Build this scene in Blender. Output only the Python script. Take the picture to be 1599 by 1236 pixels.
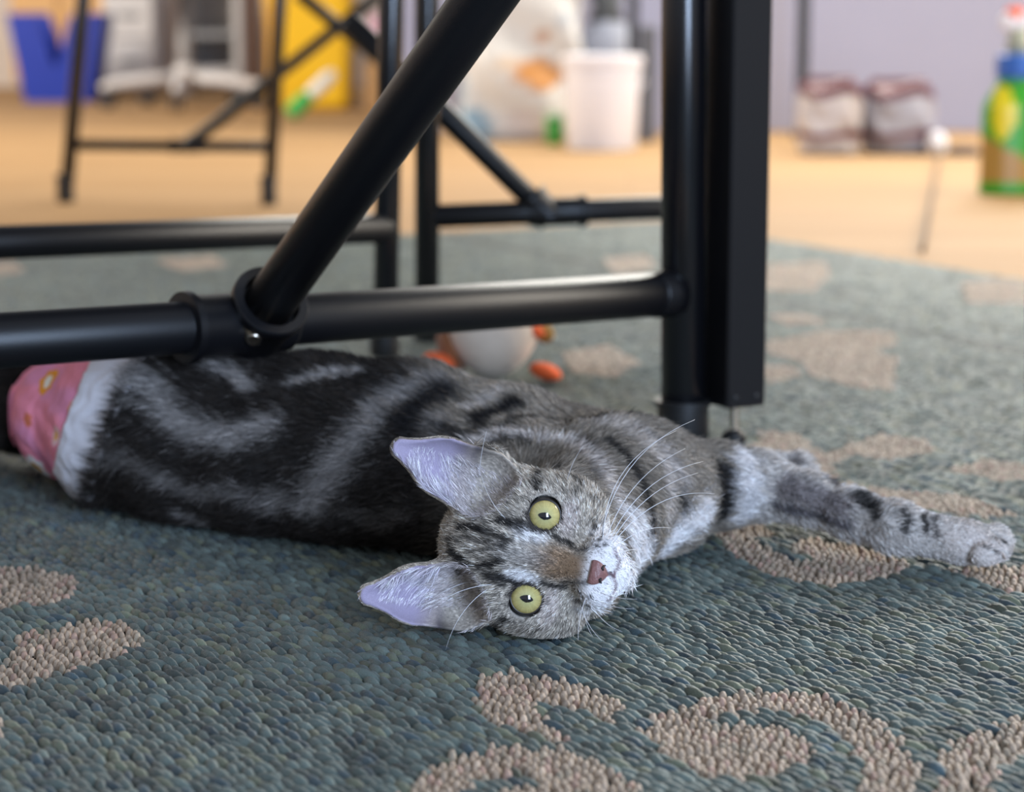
import bpy, math, random
import numpy as np
from mathutils import Vector, Matrix
from mathutils.bvhtree import BVHTree

for o in list(bpy.data.objects): bpy.data.objects.remove(o)
random.seed(7); rng = np.random.default_rng(7)
SC = bpy.context.scene
COL = SC.collection

# ------------------------------------------------------------------ camera
FPX, CX, CY, CAMH = 3500.0, 799.5, 618.0, 0.357
PITCH = math.atan(618.0 / FPX)
SP, CP = math.sin(PITCH), math.cos(PITCH)
CAM = np.array([0, 0, CAMH])
RIGHT = np.array([1.0, 0, 0]); UPV = np.array([0, SP, CP]); FWD = np.array([0, CP, -SP])
cd = bpy.data.cameras.new('camera'); cam = bpy.data.objects.new('camera', cd); COL.objects.link(cam)
cam.location = CAM; cam.rotation_euler = (math.pi / 2 - PITCH, 0, 0)
cd.sensor_width = 36; cd.lens = 36 * FPX / 1599; cd.clip_start = .05; cd.clip_end = 60
cd.dof.use_dof = True; cd.dof.focus_distance = 1.262; cd.dof.aperture_fstop = 6.2
SC.camera = cam

# ------------------------------------------------------------------ world, lights, exposure
w = bpy.data.worlds.new('room_ambient'); SC.world = w; w.use_nodes = True
w.node_tree.nodes['Background'].inputs[0].default_value = (.84, .90, 1.0, 1)
w.node_tree.nodes['Background'].inputs[1].default_value = .30
SC.view_settings.view_transform = 'Standard'; SC.view_settings.look = 'None'
SC.view_settings.gamma = 1; SC.view_settings.exposure = 0.55
SC.cycles.use_denoising = True

def area(name, loc, target, sx, sy, power, color):
    l = bpy.data.lights.new(name, 'AREA'); l.shape = 'RECTANGLE'; l.size = sx; l.size_y = sy
    l.energy = power; l.color = color
    o = bpy.data.objects.new(name, l); COL.objects.link(o); o.location = loc
    o.rotation_euler = (Vector(target) - Vector(loc)).to_track_quat('-Z', 'Y').to_euler()
    return o
area('glass_door_light', (1.45, -2.0, 1.08), (0, 1.4, 1.0), 1.0, 2.1, 118, (.55, .72, 1.0))
area('window_light_right', (3.0, 3.4, 1.35), (.3, 2.9, 0), 2.6, 1.8, 105, (1.0, .91, .78))
area('added_backlight', (.9, 6.25, 1.65), (.4, 2.4, 0), 2.2, 1.3, 135, (1.0, .97, .88))  # added backlight for pale sheen on far rug and floor; no window built
area('added_fill_left', (-3.4, 5.4, 1.9), (-1.0, 7.6, .1), 1.8, 1.4, 120, (1.0, .91, .78))  # added fill aimed at the left background things; no window behind it

# ------------------------------------------------------------------ pixel helpers (photo frame 1599 x 1236)
def PD(x, y, d):
    return CAM + d * (FWD + RIGHT * (x - CX) / FPX + UPV * (CY - y) / FPX)
def G(x, y, z=0.0):
    r = FWD + RIGHT * (x - CX) / FPX + UPV * (CY - y) / FPX
    return CAM + r * ((z - CAMH) / r[2])
def PY(x, y, Y):
    r = FWD + RIGHT * (x - CX) / FPX + UPV * (CY - y) / FPX
    return CAM + r * (Y / r[1])
def W(px, d, z):
    v = ((CAMH - z) / d - SP) / CP
    return CAM + d * (FWD + RIGHT * (px - CX) / FPX - UPV * v)
def PIX(p):
    q = np.asarray(p) - CAM
    d = q @ FWD
    return CX + FPX * (q @ RIGHT) / d, CY - FPX * (q @ UPV) / d, d

# ------------------------------------------------------------------ materials
def mat(name, color, rough=.6, metal=0, var=.12, scale=40, bump=0, coat=0, spec=.5, sheen=0):
    m = bpy.data.materials.new(name); m.use_nodes = True
    nt = m.node_tree; b = nt.nodes['Principled BSDF']
    b.inputs['Roughness'].default_value = rough; b.inputs['Metallic'].default_value = metal
    b.inputs['Specular IOR Level'].default_value = spec
    b.inputs['Coat Weight'].default_value = coat; b.inputs['Sheen Weight'].default_value = sheen
    tc = nt.nodes.new('ShaderNodeTexCoord'); nz = nt.nodes.new('ShaderNodeTexNoise')
    nz.inputs['Scale'].default_value = scale; nz.inputs['Detail'].default_value = 4
    nt.links.new(tc.outputs['Object'], nz.inputs['Vector'])
    mx = nt.nodes.new('ShaderNodeMix'); mx.data_type = 'RGBA'
    c = np.array(color)
    mx.inputs[6].default_value = (*np.clip(c * (1 - var), 0, 1), 1)
    mx.inputs[7].default_value = (*np.clip(c * (1 + var), 0, 1), 1)
    nt.links.new(nz.outputs['Fac'], mx.inputs[0]); nt.links.new(mx.outputs[2], b.inputs['Base Color'])
    if bump:
        bp = nt.nodes.new('ShaderNodeBump'); bp.inputs['Strength'].default_value = bump
        bp.inputs['Distance'].default_value = .002
        nt.links.new(nz.outputs['Fac'], bp.inputs['Height']); nt.links.new(bp.outputs[0], b.inputs['Normal'])
    return m

def vmat(name, rough=.7, spec=.3, nscale=400, var=.25, sheen=0, bump=0):
    """colour comes from the mesh's own colour attribute, broken up by a little noise"""
    m = bpy.data.materials.new(name); m.use_nodes = True
    nt = m.node_tree; b = nt.nodes['Principled BSDF']
    b.inputs['Roughness'].default_value = rough; b.inputs['Specular IOR Level'].default_value = spec
    b.inputs['Sheen Weight'].default_value = sheen
    at = nt.nodes.new('ShaderNodeAttribute'); at.attribute_name = 'Col'
    tc = nt.nodes.new('ShaderNodeTexCoord'); nz = nt.nodes.new('ShaderNodeTexNoise')
    nz.inputs['Scale'].default_value = nscale; nz.inputs['Detail'].default_value = 3
    nt.links.new(tc.outputs['Object'], nz.inputs['Vector'])
    mr = nt.nodes.new('ShaderNodeMapRange'); mr.inputs[3].default_value = 1 - var; mr.inputs[4].default_value = 1 + var
    nt.links.new(nz.outputs['Fac'], mr.inputs[0])
    vm = nt.nodes.new('ShaderNodeVectorMath'); vm.operation = 'SCALE'
    nt.links.new(at.outputs['Color'], vm.inputs[0]); nt.links.new(mr.outputs[0], vm.inputs['Scale'])
    nt.links.new(vm.outputs[0], b.inputs['Base Color'])
    if bump:
        bp = nt.nodes.new('ShaderNodeBump'); bp.inputs['Strength'].default_value = bump
        bp.inputs['Distance'].default_value = .001
        nt.links.new(nz.outputs['Fac'], bp.inputs['Height']); nt.links.new(bp.outputs[0], b.inputs['Normal'])
    return m

# ------------------------------------------------------------------ object helpers
ORIG = {}
def origin(o):
    return ORIG.get(o.name, np.zeros(3)) if o is not None else np.zeros(3)
def tag(o, label=None, cat=None, group=None, kind=None):
    if label: o['label'] = label
    if cat: o['category'] = cat
    if group: o['group'] = group
    if kind: o['kind'] = kind
    return o
def thing(name, loc, label, cat, group=None):
    o = bpy.data.objects.new(name, None); COL.objects.link(o)
    o.location = loc; o.empty_display_size = .05
    ORIG[o.name] = np.array(loc, float)
    return tag(o, label, cat, group)
def np_mesh(name, V, F, material, parent=None, smooth=True, colors=None):
    """V (n,3) world coordinates; F list of (m,k) index arrays"""
    V = np.asarray(V, float) - origin(parent)
    base = origin(parent)
    me = bpy.data.meshes.new(name)
    F = [np.asarray(f, np.int32) for f in F if len(f)]
    me.vertices.add(len(V)); me.vertices.foreach_set('co', V.astype(np.float32).ravel())
    loops = np.concatenate([f.ravel() for f in F])
    sizes = np.concatenate([np.full(len(f), f.shape[1], np.int32) for f in F])
    starts = np.concatenate([[0], np.cumsum(sizes)[:-1]]).astype(np.int32)
    me.loops.add(len(loops)); me.loops.foreach_set('vertex_index', loops)
    me.polygons.add(len(sizes)); me.polygons.foreach_set('loop_start', starts)
    try: me.polygons.foreach_set('loop_total', sizes)
    except Exception: pass
    me.update(calc_edges=True); me.validate()
    me.polygons.foreach_set('use_smooth', np.full(len(me.polygons), smooth))
    if colors is not None:
        ca = me.color_attributes.new('Col', 'FLOAT_COLOR', 'POINT')
        ca.data.foreach_set('color', np.concatenate([colors, np.ones((len(colors), 1))], 1).astype(np.float32).ravel())
    me.materials.append(material)
    o = bpy.data.objects.new(name, me); COL.objects.link(o)
    if parent is not None: o.parent = parent
    ORIG[o.name] = base
    return o

class MB:
    """collects shapes in world coordinates"""
    def __init__(s): s.v = []; s.f = {3: [], 4: []}; s.n = 0
    def add(s, V, F):
        V = np.asarray(V, float); s.v.append(V)
        for f in F: s.f.setdefault(len(f), []).append([i + s.n for i in f])
        s.n += len(V); return s
    def rings(s, R, cap0=True, cap1=True):
        """R (k,n,3) rings of points lofted together"""
        R = np.asarray(R, float); k, n, _ = R.shape
        F = []
        for a in range(k - 1):
            for b in range(n):
                c = (b + 1) % n
                F.append((a * n + b, a * n + c, (a + 1) * n + c, (a + 1) * n + b))
        V = list(R.reshape(-1, 3))
        if cap0:
            V.append(R[0].mean(0)); i = len(V) - 1
            F += [(i, (b + 1) % n, b) for b in range(n)]
        if cap1:
            V.append(R[-1].mean(0)); i = len(V) - 1; o = (k - 1) * n
            F += [(i, o + b, o + (b + 1) % n) for b in range(n)]
        return s.add(V, F)
    def lathe(s, p, ax, prof, n=32, cap=True):
        """profile of (distance along axis, radius)"""
        p = np.asarray(p, float); ax = np.asarray(ax, float); ax = ax / np.linalg.norm(ax)
        h = np.array([0, 0, 1.0]) if abs(ax[2]) < .9 else np.array([1.0, 0, 0])
        e1 = np.cross(ax, h); e1 /= np.linalg.norm(e1); e2 = np.cross(ax, e1)
        t = np.linspace(0, 2 * np.pi, n, endpoint=False)
        c = np.cos(t)[:, None] * e1 + np.sin(t)[:, None] * e2
        return s.rings([p + ax * a + c * r for a, r in prof], cap, cap)
    def tube(s, p0, p1, r, n=32, r1=None):
        p0 = np.asarray(p0, float); p1 = np.asarray(p1, float); L = np.linalg.norm(p1 - p0)
        r1 = r if r1 is None else r1; b = min(r, r1) * .08
        return s.lathe(p0, p1 - p0, [(0, r - b), (b, r), (L - b, r1), (L, r1 - b)], n)
    def path(s, pts, r, n=12):
        pts = [np.asarray(p, float) for p in pts]; k = len(pts)
        rr = r if hasattr(r, '__len__') else [r] * k
        R = []; up = None
        for i in range(k):
            d = pts[min(i + 1, k - 1)] - pts[max(i - 1, 0)]; d = d / (np.linalg.norm(d) + 1e-12)
            if up is None:
                h = np.array([0, 0, 1.0]) if abs(d[2]) < .9 else np.array([1.0, 0, 0]); up = np.cross(d, h)
            up = up - d * (up @ d); up /= np.linalg.norm(up); e2 = np.cross(d, up)
            t = np.linspace(0, 2 * np.pi, n, endpoint=False)
            R.append(pts[i] + rr[i] * (np.cos(t)[:, None] * up + np.sin(t)[:, None] * e2))
        return s.rings(R)
    def box(s, c, sx, sy, sz, rz=0, bev=.003, taper=1.0):
        """bevelled box standing on z = c[2]; taper scales the top"""
        c = np.asarray(c, float); b = min(bev, sx * .3, sy * .3, sz * .3)
        def rect(hx, hy, cut, z):
            P = []
            for (ax, ay) in ((1, 1), (-1, 1), (-1, -1), (1, -1)):
                q = [(ax * hx, ay * (hy - cut)), (ax * (hx - cut), ay * hy)]
                if ax * ay < 0: q = q[::-1]
                P += q
            P = np.array([(x, y, z) for x, y in P]); ca, sa = math.cos(rz), math.sin(rz)
            return np.stack([c[0] + P[:, 0] * ca - P[:, 1] * sa, c[1] + P[:, 0] * sa + P[:, 1] * ca, c[2] + P[:, 2]], 1)
        hx, hy, t = sx / 2, sy / 2, taper
        return s.rings([rect(hx - b, hy - b, b * .5, 0), rect(hx, hy, b, b), rect(hx * t, hy * t, b, sz - b), rect(hx * t - b, hy * t - b, b * .5, sz)])
    def ell(s, c, r, n=20, m=12, A=np.eye(3), fn=None):
        c = np.asarray(c, float); A = np.asarray(A, float)
        R = []
        for i in range(m + 1):
            th = math.pi * (i + .02 if i == 0 else (i - .02 if i == m else i)) / m
            t = np.linspace(0, 2 * np.pi, n, endpoint=False)
            P = np.stack([np.sin(th) * np.cos(t), np.sin(th) * np.sin(t), np.full(n, math.cos(th))], 1) * np.asarray(r)
            if fn is not None: P = fn(P)
            R.append(c + P @ A)
        return s.rings(R[::-1])
    def build(s, name, material, parent=None, smooth=True, auto=None):
        V = np.concatenate(s.v)
        F = [np.array(f, np.int32) for k, f in s.f.items() if f]
        o = np_mesh(name, V, F, material, parent, smooth)
        if auto: sharp(o, auto)
        return o
def sharp(o, deg=40):
    me = o.data; me.update()
    import bmesh
    bm = bmesh.new(); bm.from_mesh(me)
    for e in bm.edges:
        if len(e.link_faces) == 2 and e.calc_face_angle(0) > math.radians(deg): e.smooth = False
    bm.to_mesh(me); bm.free()

# ================================================================== THE ROOM
FZ = -.009
def floor_mat():
    m = bpy.data.materials.new('warm_oak_floor'); m.use_nodes = True
    nt = m.node_tree; b = nt.nodes['Principled BSDF']; b.inputs['Roughness'].default_value = .7; b.inputs['Specular IOR Level'].default_value = .22
    tc = nt.nodes.new('ShaderNodeTexCoord'); mp = nt.nodes.new('ShaderNodeMapping')
    mp.inputs['Rotation'].default_value = (0, 0, math.radians(3))
    br = nt.nodes.new('ShaderNodeTexBrick'); br.offset = .37
    br.inputs['Scale'].default_value = 1; br.inputs['Brick Width'].default_value = 1.2; br.inputs['Row Height'].default_value = .16
    br.inputs['Mortar Size'].default_value = .0015
    br.inputs['Color1'].default_value = (.42, .245, .105, 1); br.inputs['Color2'].default_value = (.46, .28, .13, 1)
    br.inputs['Mortar'].default_value = (.30, .18, .09, 1)
    nz = nt.nodes.new('ShaderNodeTexNoise'); nz.inputs['Scale'].default_value = 5
    m2 = nt.nodes.new('ShaderNodeMapping'); m2.inputs['Scale'].default_value = (1, 14, 1)
    nt.links.new(tc.outputs['Object'], mp.inputs[0]); nt.links.new(mp.outputs[0], br.inputs[0])
    nt.links.new(tc.outputs['Object'], m2.inputs[0]); nt.links.new(m2.outputs[0], nz.inputs[0])
    mx = nt.nodes.new('ShaderNodeMix'); mx.data_type = 'RGBA'; mx.blend_type = 'MULTIPLY'; mx.inputs[0].default_value = .35
    nt.links.new(br.outputs[0], mx.inputs[6]); nt.links.new(nz.outputs['Fac'], mx.inputs[7])
    nt.links.new(mx.outputs[2], b.inputs['Base Color'])
    return m
fl = MB().box((0, 4.0, FZ - .1), 9, 13, .1).build('floor', floor_mat(), smooth=False); tag(fl, kind='structure')
lav = mat('pale_lavender_paint', (.355, .36, .475), .7, scale=6, var=.04)
tanp = mat('tan_paint', (.62, .55, .50), .7, scale=6, var=.05)
o = MB().box((2.15, 6.42, FZ), 4.7, .12, 2.4).build('wall_back', lav, smooth=False); tag(o, kind='structure')
o = MB().box((-2.3, 9.7, FZ), 4.4, .12, 2.4).build('wall_rear', tanp, smooth=False); tag(o, kind='structure')
o = MB().box((-.27, 8.05, FZ), .12, 3.2, 2.4).build('wall_return', lav, smooth=False); tag(o, kind='structure')
o = MB().box((-4.44, 4.5, FZ), .12, 10, 2.4).build('wall_left', tanp, smooth=False); tag(o, kind='structure')

# ================================================================== THE RUG
ra = np.array([-.4695, .883]); rb = np.array([.883, .4695])       # along the rows / across them
b_right = float(G(1599, 428)[:2] @ rb)
b_right = .5 * (b_right + float(G(1210, 377)[:2] @ rb))
a_far = float(G(1050, 340)[:2] @ ra)
a_near, b_left = a_far - 3.9, b_right - 3.2
def rug_pt(a, b, z): return np.array([a * ra[0] + b * rb[0], a * ra[1] + b * rb[1], z])
rug_base_mat = mat('rug_dark_backing', (.035, .05, .05), .9, scale=200, var=.4)
rug = MB()
corners = [(a_near, b_left), (a_near, b_right), (a_far, b_right), (a_far, b_left)]
rug.rings([[rug_pt(a, b, FZ + .0003) for a, b in corners], [rug_pt(a, b, -.0060) for a, b in corners]])
rug = rug.build('woven_rug', rug_base_mat, smooth=False)
tag(rug, 'teal woven rug with beige scrolls that the cat lies on', 'rug')

def gpoly(pts, ox=0, oy=0, s=1.0):
    return np.array([G(ox + x / s, oy + y / s)[:2] for x, y in pts])
def inpoly(P, poly):
    x, y = P[:, 0], P[:, 1]; r = np.zeros(len(P), bool); n = len(poly); j = n - 1
    for i in range(n):
        xi, yi = poly[i]; xj, yj = poly[j]
        c = ((yi > y) != (yj > y)) & (x < (xj - xi) * (y - yi) / (yj - yi + 1e-12) + xi)
        r ^= c; j = i
    return r
def dseg(P, a, b):
    ab = b - a; t = np.clip(((P - a) @ ab) / (ab @ ab + 1e-12), 0, 1)
    return np.linalg.norm(P - (a + t[:, None] * ab), axis=1)
MOTIF, HOLES = [], []
c1 = (600, 980, 2.665); c3 = (1100, 880, 3.204)
MOTIF.append(gpoly([(400, 200), (460, 160), (620, 180), (800, 210), (960, 260), (1000, 300), (960, 385), (890, 345), (780, 315), (640, 290), (600, 305), (650, 345), (780, 440), (720, 445), (600, 425), (430, 350), (380, 280)], *c1))
MOTIF.append(gpoly([(1010, 1118), (1060, 1092), (1150, 1077), (1215, 1069), (1275, 1077), (1337, 1096), (1375, 1115), (1412, 1148), (1431, 1180), (1436, 1212), (1432, 1262), (1335, 1262), (1343, 1192), (1331, 1156), (1300, 1130), (1256, 1111), (1218, 1102), (1178, 1104), (1130, 1112), (1085, 1124), (1140, 1124), (1200, 1120), (1245, 1136), (1275, 1153), (1281, 1168), (1237, 1186), (1203, 1199), (1175, 1208), (1100, 1200), (1040, 1165), (1005, 1140)]))
MOTIF.append(gpoly([(1180, 920), (1350, 830), (1620, 735), (1680, 730), (1680, 900), (1500, 960), (1470, 1060), (1440, 1190), (1180, 1190)], *c3))
MOTIF.append(gpoly([(600, 1262), (612, 1232), (680, 1192), (760, 1160), (850, 1158), (940, 1180), (1000, 1224), (1020, 1262)]))
HOLES.append(gpoly([(715, 1236), (750, 1208), (800, 1196), (845, 1204), (850, 1214), (800, 1220), (770, 1246), (730, 1250)]))
MOTIF.append(gpoly([(-60, 1045), (0, 1032), (30, 985), (110, 965), (190, 963), (230, 990), (180, 1020), (60, 1052), (0, 1068), (-60, 1075)]))
MOTIF.append(gpoly([(-60, 885), (0, 880), (50, 876), (110, 893), (128, 913), (80, 935), (0, 945), (-60, 940)]))
MOTIF.append(gpoly([(-80, 1120), (0, 1110), (10, 1140), (0, 1170), (-80, 1190)]))
MOTIF.append(gpoly([(1112, 822), (1180, 805), (1205, 828), (1180, 842), (1240, 868), (1340, 870), (1420, 878), (1400, 895), (1300, 910), (1210, 893), (1150, 866)]))
MOTIF.append(gpoly([(1228, 848), (1270, 835), (1350, 850), (1430, 880), (1380, 892), (1290, 872)]))
MOTIF.append(gpoly([(1480, 884), (1540, 872), (1660, 890), (1680, 930), (1560, 912)]))
MOTIF.append(gpoly([(1165, 700), (1190, 668), (1240, 672), (1290, 700), (1370, 672), (1450, 680), (1462, 700), (1400, 712), (1330, 705), (1300, 720), (1305, 745), (1400, 760), (1500, 768), (1600, 800), (1500, 800), (1330, 770), (1270, 740)]))
MOTIF.append(gpoly([(1480, 727), (1540, 712), (1660, 720), (1680, 752), (1560, 745)]))
for pl in ([(1200, 488), (1250, 486), (1300, 500), (1230, 505)], [(1195, 530), (1290, 512), (1400, 514), (1405, 528), (1370, 545), (1405, 556), (1400, 575), (1395, 605), (1330, 600), (1270, 585), (1250, 560), (1200, 548)],
           [(1180, 565), (1240, 568), (1258, 580), (1200, 595)], [(1195, 410), (1290, 405), (1300, 425), (1270, 452), (1195, 450)], [(1500, 440), (1560, 432), (1640, 445), (1640, 470), (1510, 470)],
           [(880, 545), (950, 535), (1000, 560), (960, 585), (890, 575)], [(940, 400), (1010, 395), (1025, 415), (960, 425)], [(240, 402), (330, 396), (360, 412), (280, 420)], [(-40, 410), (20, 405), (40, 420), (-20, 430)]):
    MOTIF.append(gpoly(pl))

SL, SW = .0128, .0056          # stitch pitch along and across the rows
A = np.arange(a_near, a_far, SL); B = np.arange(b_left, b_right, SW)
AA, BB = np.meshgrid(A, B, indexing='ij')
row = np.broadcast_to(np.arange(len(B))[None, :], AA.shape)
AA = AA + rng.random(len(B))[None, :] * SL
AA, BB = AA.ravel(), BB.ravel()
S = np.stack([AA * ra[0] + BB * rb[0], AA * ra[1] + BB * rb[1]], 1)
px, py, dd = PIX(np.concatenate([S, np.zeros((len(S), 1))], 1))
keep = (dd > .85) & (px > -330) & (px < 1930) & (py < 1420) & (AA < a_far - .008)
S, AA, BB, dd = S[keep], AA[keep], BB[keep], dd[keep]
def in_motif(P):
    r = np.zeros(len(P), bool)
    for m in MOTIF: r |= inpoly(P, m)
    for h in HOLES: r &= ~inpoly(P, h)
    return r
# green stitches: one grain each; beige ones: two knobs per pitch
bei = in_motif(S)
kn = np.concatenate([S[bei] - ra * SL * .25, S[bei] + ra * SL * .25]); kn = kn + .0002 * rng.standard_normal(kn.shape)
GP = S[~bei]; gd = dd[~bei]; kd = np.concatenate([dd[bei], dd[bei]])
def grain(stations, across):
    T = np.linspace(-1, 1, stations); Q = np.linspace(-1, 1, across)
    V = []
    for t in T:
        ww = (1 - abs(t) ** 2.4) * .78 + .22; zz = (1 - abs(t) ** 2.2)
        for q in Q:
            V.append((t, q * ww + .22 * math.sin(t * 1.57), (zz * .85 + .15) * math.sqrt(max(0, 1 - (q * .98) ** 2)) - .35 * (abs(q) == 1)))
    F = [(i * across + j, (i + 1) * across + j, (i + 1) * across + j + 1, i * across + j + 1) for i in range(stations - 1) for j in range(across - 1)]
    return np.array(V), np.array(F)
def lay(P, tmpl, L, Wd, H, ang, col, lift):
    V0, F0 = tmpl; n = len(P)
    jit = lambda s: 1 + s * rng.standard_normal(n)
    l = L * .5 * jit(.10); wd = Wd * .5 * jit(.10); h = H * jit(.16)
    th = ang + .10 * rng.standard_normal(n)
    x = V0[None, :, 0] * l[:, None]; y = V0[None, :, 1] * wd[:, None]
    c, s = np.cos(th)[:, None], np.sin(th)[:, None]
    u = x * c - y * s; v = x * s + y * c
    z = V0[None, :, 2] * h[:, None] + lift + .0003 * rng.standard_normal(n)[:, None] + .0007 * V0[None, :, 0]
    off = .0006 * rng.standard_normal((n, 2))
    X = P[:, None, 0] + off[:, None, 0] + u * ra[0] + v * rb[0]; Y = P[:, None, 1] + off[:, None, 1] + u * ra[1] + v * rb[1]
    V = np.stack([X, Y, z], 2).reshape(-1, 3)
    F = (F0[None] + (np.arange(n) * len(V0))[:, None, None]).reshape(-1, 4)
    return V, F, np.repeat(col, len(V0), 0)
def green(P):
    n = len(P); base = np.array([.090, .118, .107]); k = rng.random(n)
    lo = .5 + .5 * np.sin(P[:, 0] * 23 + 3 * np.sin(P[:, 1] * 17)) * np.sin(P[:, 1] * 29 + P[:, 0] * 11)
    c = base * (1 + .26 * rng.standard_normal(n))[:, None].clip(.45, 1.9)
    c[k < .14] *= np.array([1.28, 1.10, .84]); c[k > .90] *= np.array([.48, .60, .78])
    c *= (.82 + .36 * lo)[:, None]
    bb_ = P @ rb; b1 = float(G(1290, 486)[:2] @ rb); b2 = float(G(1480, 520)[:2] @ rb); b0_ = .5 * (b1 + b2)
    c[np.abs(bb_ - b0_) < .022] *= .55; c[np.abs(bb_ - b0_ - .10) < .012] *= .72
    return c.clip(.008, .5)
def beige(P):
    n = len(P); c = np.array([.36, .275, .205]) * (1 + .16 * rng.standard_normal(n))[:, None].clip(.6, 1.5)
    k = rng.random(n); c[k < .12] *= np.array([1, .86, .9]); c[k > .9] *= np.array([.75, .8, .8])
    return c.clip(.02, .8)
parts = []
near = gd < 1.62
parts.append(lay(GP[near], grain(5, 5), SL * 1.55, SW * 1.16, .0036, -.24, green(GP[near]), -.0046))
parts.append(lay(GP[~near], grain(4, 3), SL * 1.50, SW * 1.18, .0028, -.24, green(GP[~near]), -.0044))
kn1 = kd < 1.62
parts.append(lay(kn[kn1], grain(4, 5), SL * .58, SW * .98, .0034, .0, beige(kn[kn1]), -.0042))
parts.append(lay(kn[~kn1], grain(3, 3), SL * .60, SW * 1.06, .0024, .0, beige(kn[~kn1]), -.0034))
V = np.concatenate([p[0] for p in parts]); C = np.concatenate([p[2] for p in parts])
ofs = np.cumsum([0] + [len(p[0]) for p in parts])
F = np.concatenate([p[1] + ofs[i] for i, p in enumerate(parts)])
st = np_mesh('stitches', V, [F], vmat('rug_yarn', .52, .42, 900, .35, sheen=.10, bump=.5), rug, True, C)
tag(st, 'teal and beige yarn stitches of the rug', kind='stuff')

# ================================================================== BLACK PIPE TABLES
blk = mat('black_powder_coat', (.005, .005, .0065), .40, 0, .2, 900, .06, spec=.40)
gloss = mat('black_gloss_enamel', (.005, .005, .0065), .22, 0, .2, 900, .03, spec=.7)
blk2 = mat('black_plastic', (.010, .010, .011), .5, 0, .2, 300, .1)
steel = mat('bright_steel', (.70, .62, .52), .25, 1, .1, 200)
topm = mat('dark_table_board', (.06, .045, .035), .5, 0, .3, 12)
def unit(v): v = np.asarray(v, float); return v / np.linalg.norm(v)
def leg(parent, base, top, r, foot=1.0):
    lg = MB().tube(base + np.array([0, 0, .004]), top, r).build('leg', gloss, parent, auto=50)
    ax = np.array([0, 0, 1.0]); h = .034 * foot; base = np.asarray(base) + np.array([0, 0, .0008])
    MB().lathe(base, ax, [(0, r * 1.12), (.004, r * 1.2), (h * .86, r * 1.17), (h * .88, r * 1.32), (h * .99, r * 1.32), (h, r * 1.08)]).build('foot_cap', blk2, lg, auto=35)
    return lg
def tee(parent, p, ax, diag, r, back, fore, screw=True, ring=True):
    """sleeve on the stretcher with an angled socket that takes the brace"""
    ax = unit(ax); dg = unit(diag); m = MB()
    R = r * 1.2
    m.lathe(p - ax * back, ax, [(0, r * 1.0), (.0006, R * 1.13), (.006, R * 1.15), (.0065, R * 1.0), (back + fore - .003, R), (back + fore, R * .9)], 40)
    s = m.build('tee_fitting', blk, parent, auto=35)
    k = MB(); k.lathe(p - dg * r * .2, dg, [(-r * .6, r * 1.30), (r * 1.3, r * 1.40), (r * 1.5, r * 1.52), (r * 1.85, r * 1.52), (r * 1.92, r * 1.47), (r * 1.92, r * 1.14), (r * 1.4, r * 1.08)], 40)
    k.build('socket', blk, s, auto=35)
    return s, R

T1 = thing('pipe_table', (*G(1065, 690)[:2], 0), 'black pipe-leg table whose near frame crosses above the cat', 'table')
R1 = .0180
lb = G(1066, 688); lt = PY(1068, -40, lb[1]); lt = lb + (lt - lb) / (lt[2] - lb[2]) * .70
pa, pb = PD(-140, 541, 1.40), PY(1062, 457, lb[1])
leg(T1, lb, lt, R1)
MB().tube(pa, pb, R1).build('stretcher', blk, T1, auto=50)
MB().lathe(pb - unit(pb - pa) * .030, unit(pb - pa), [(0, R1 * 1.0), (.002, R1 * 1.05), (.012, R1 * 1.06), (.022, R1 * 1.15)], 32).build('weld', blk, T1)
def on_line(a, b, xpx):
    lo, hi = 0.0, 1.0
    for _ in range(40):
        m = .5 * (lo + hi); q = a + (b - a) * m
        if PIX(q)[0] < xpx: lo = m
        else: hi = m
    return a + (b - a) * lo
tp = on_line(pa, pb, 400)
dtop = PD(775, -30, 1.27)
s_, R_ = tee(T1, tp, pb - pa, dtop - tp, R1, .060, .026)
MB().tube(tp, tp + (dtop - tp) * 1.25, R1 * .97).build('brace', blk, T1, auto=50)
sc_n = unit(CAM - tp); sp_ = tp + np.array([0, 0, -.0105]) - FWD * 0 ; sp_ = PD(397, 519, PIX(tp)[2] - .0262)
sn = unit(sc_n + np.array([-.05, 0, -.75]))
MB().lathe(sp_ - sn * .004, sn, [(0, .0092), (.0052, .0098), (.0062, .0098), (.0066, .0060), (.0085, .0062), (.0087, .0050), (.0118, .0050), (.0124, .0042)], 20).build('screw', steel, s_, auto=35)
# small rivet beside the fitting
rp = PD(468, 497, PIX(on_line(pa, pb, 468))[2] - .0178)
MB().ell(rp, (.0035, .002, .0045)).build('plug', blk2, T1)
# other leg of that frame, out of frame to the left
lb0 = np.array([pa[0], pa[1], 0]); leg(T1, lb0, lb0 + np.array([0, 0, .70]), R1)
# far frame of the same table
RB = .0150
bb = G(601, 556); bt = PY(612, -40, bb[1]); bt = bb + (bt - bb) / (bt[2] - bb[2]) * .70
ba_, bb_ = PD(-170, 385, 1.86), PY(603, 356, bb[1])
leg(T1, bb, bt, .0128, .9)
MB().tube(ba_, bb_, RB).build('stretcher', blk, T1, auto=50)
bl0 = np.array([ba_[0], ba_[1], 0]); leg(T1, bl0, bl0 + np.array([0, 0, .70]), .0128, .9)
ctr = (lb0 + lb + bb + bl0) / 4
MB().box((ctr[0], ctr[1], .70), .82, .62, .028, rz=math.atan2((pb - pa)[1], (pb - pa)[0]), bev=.004).build('table_top', topm, T1, smooth=False)

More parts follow.
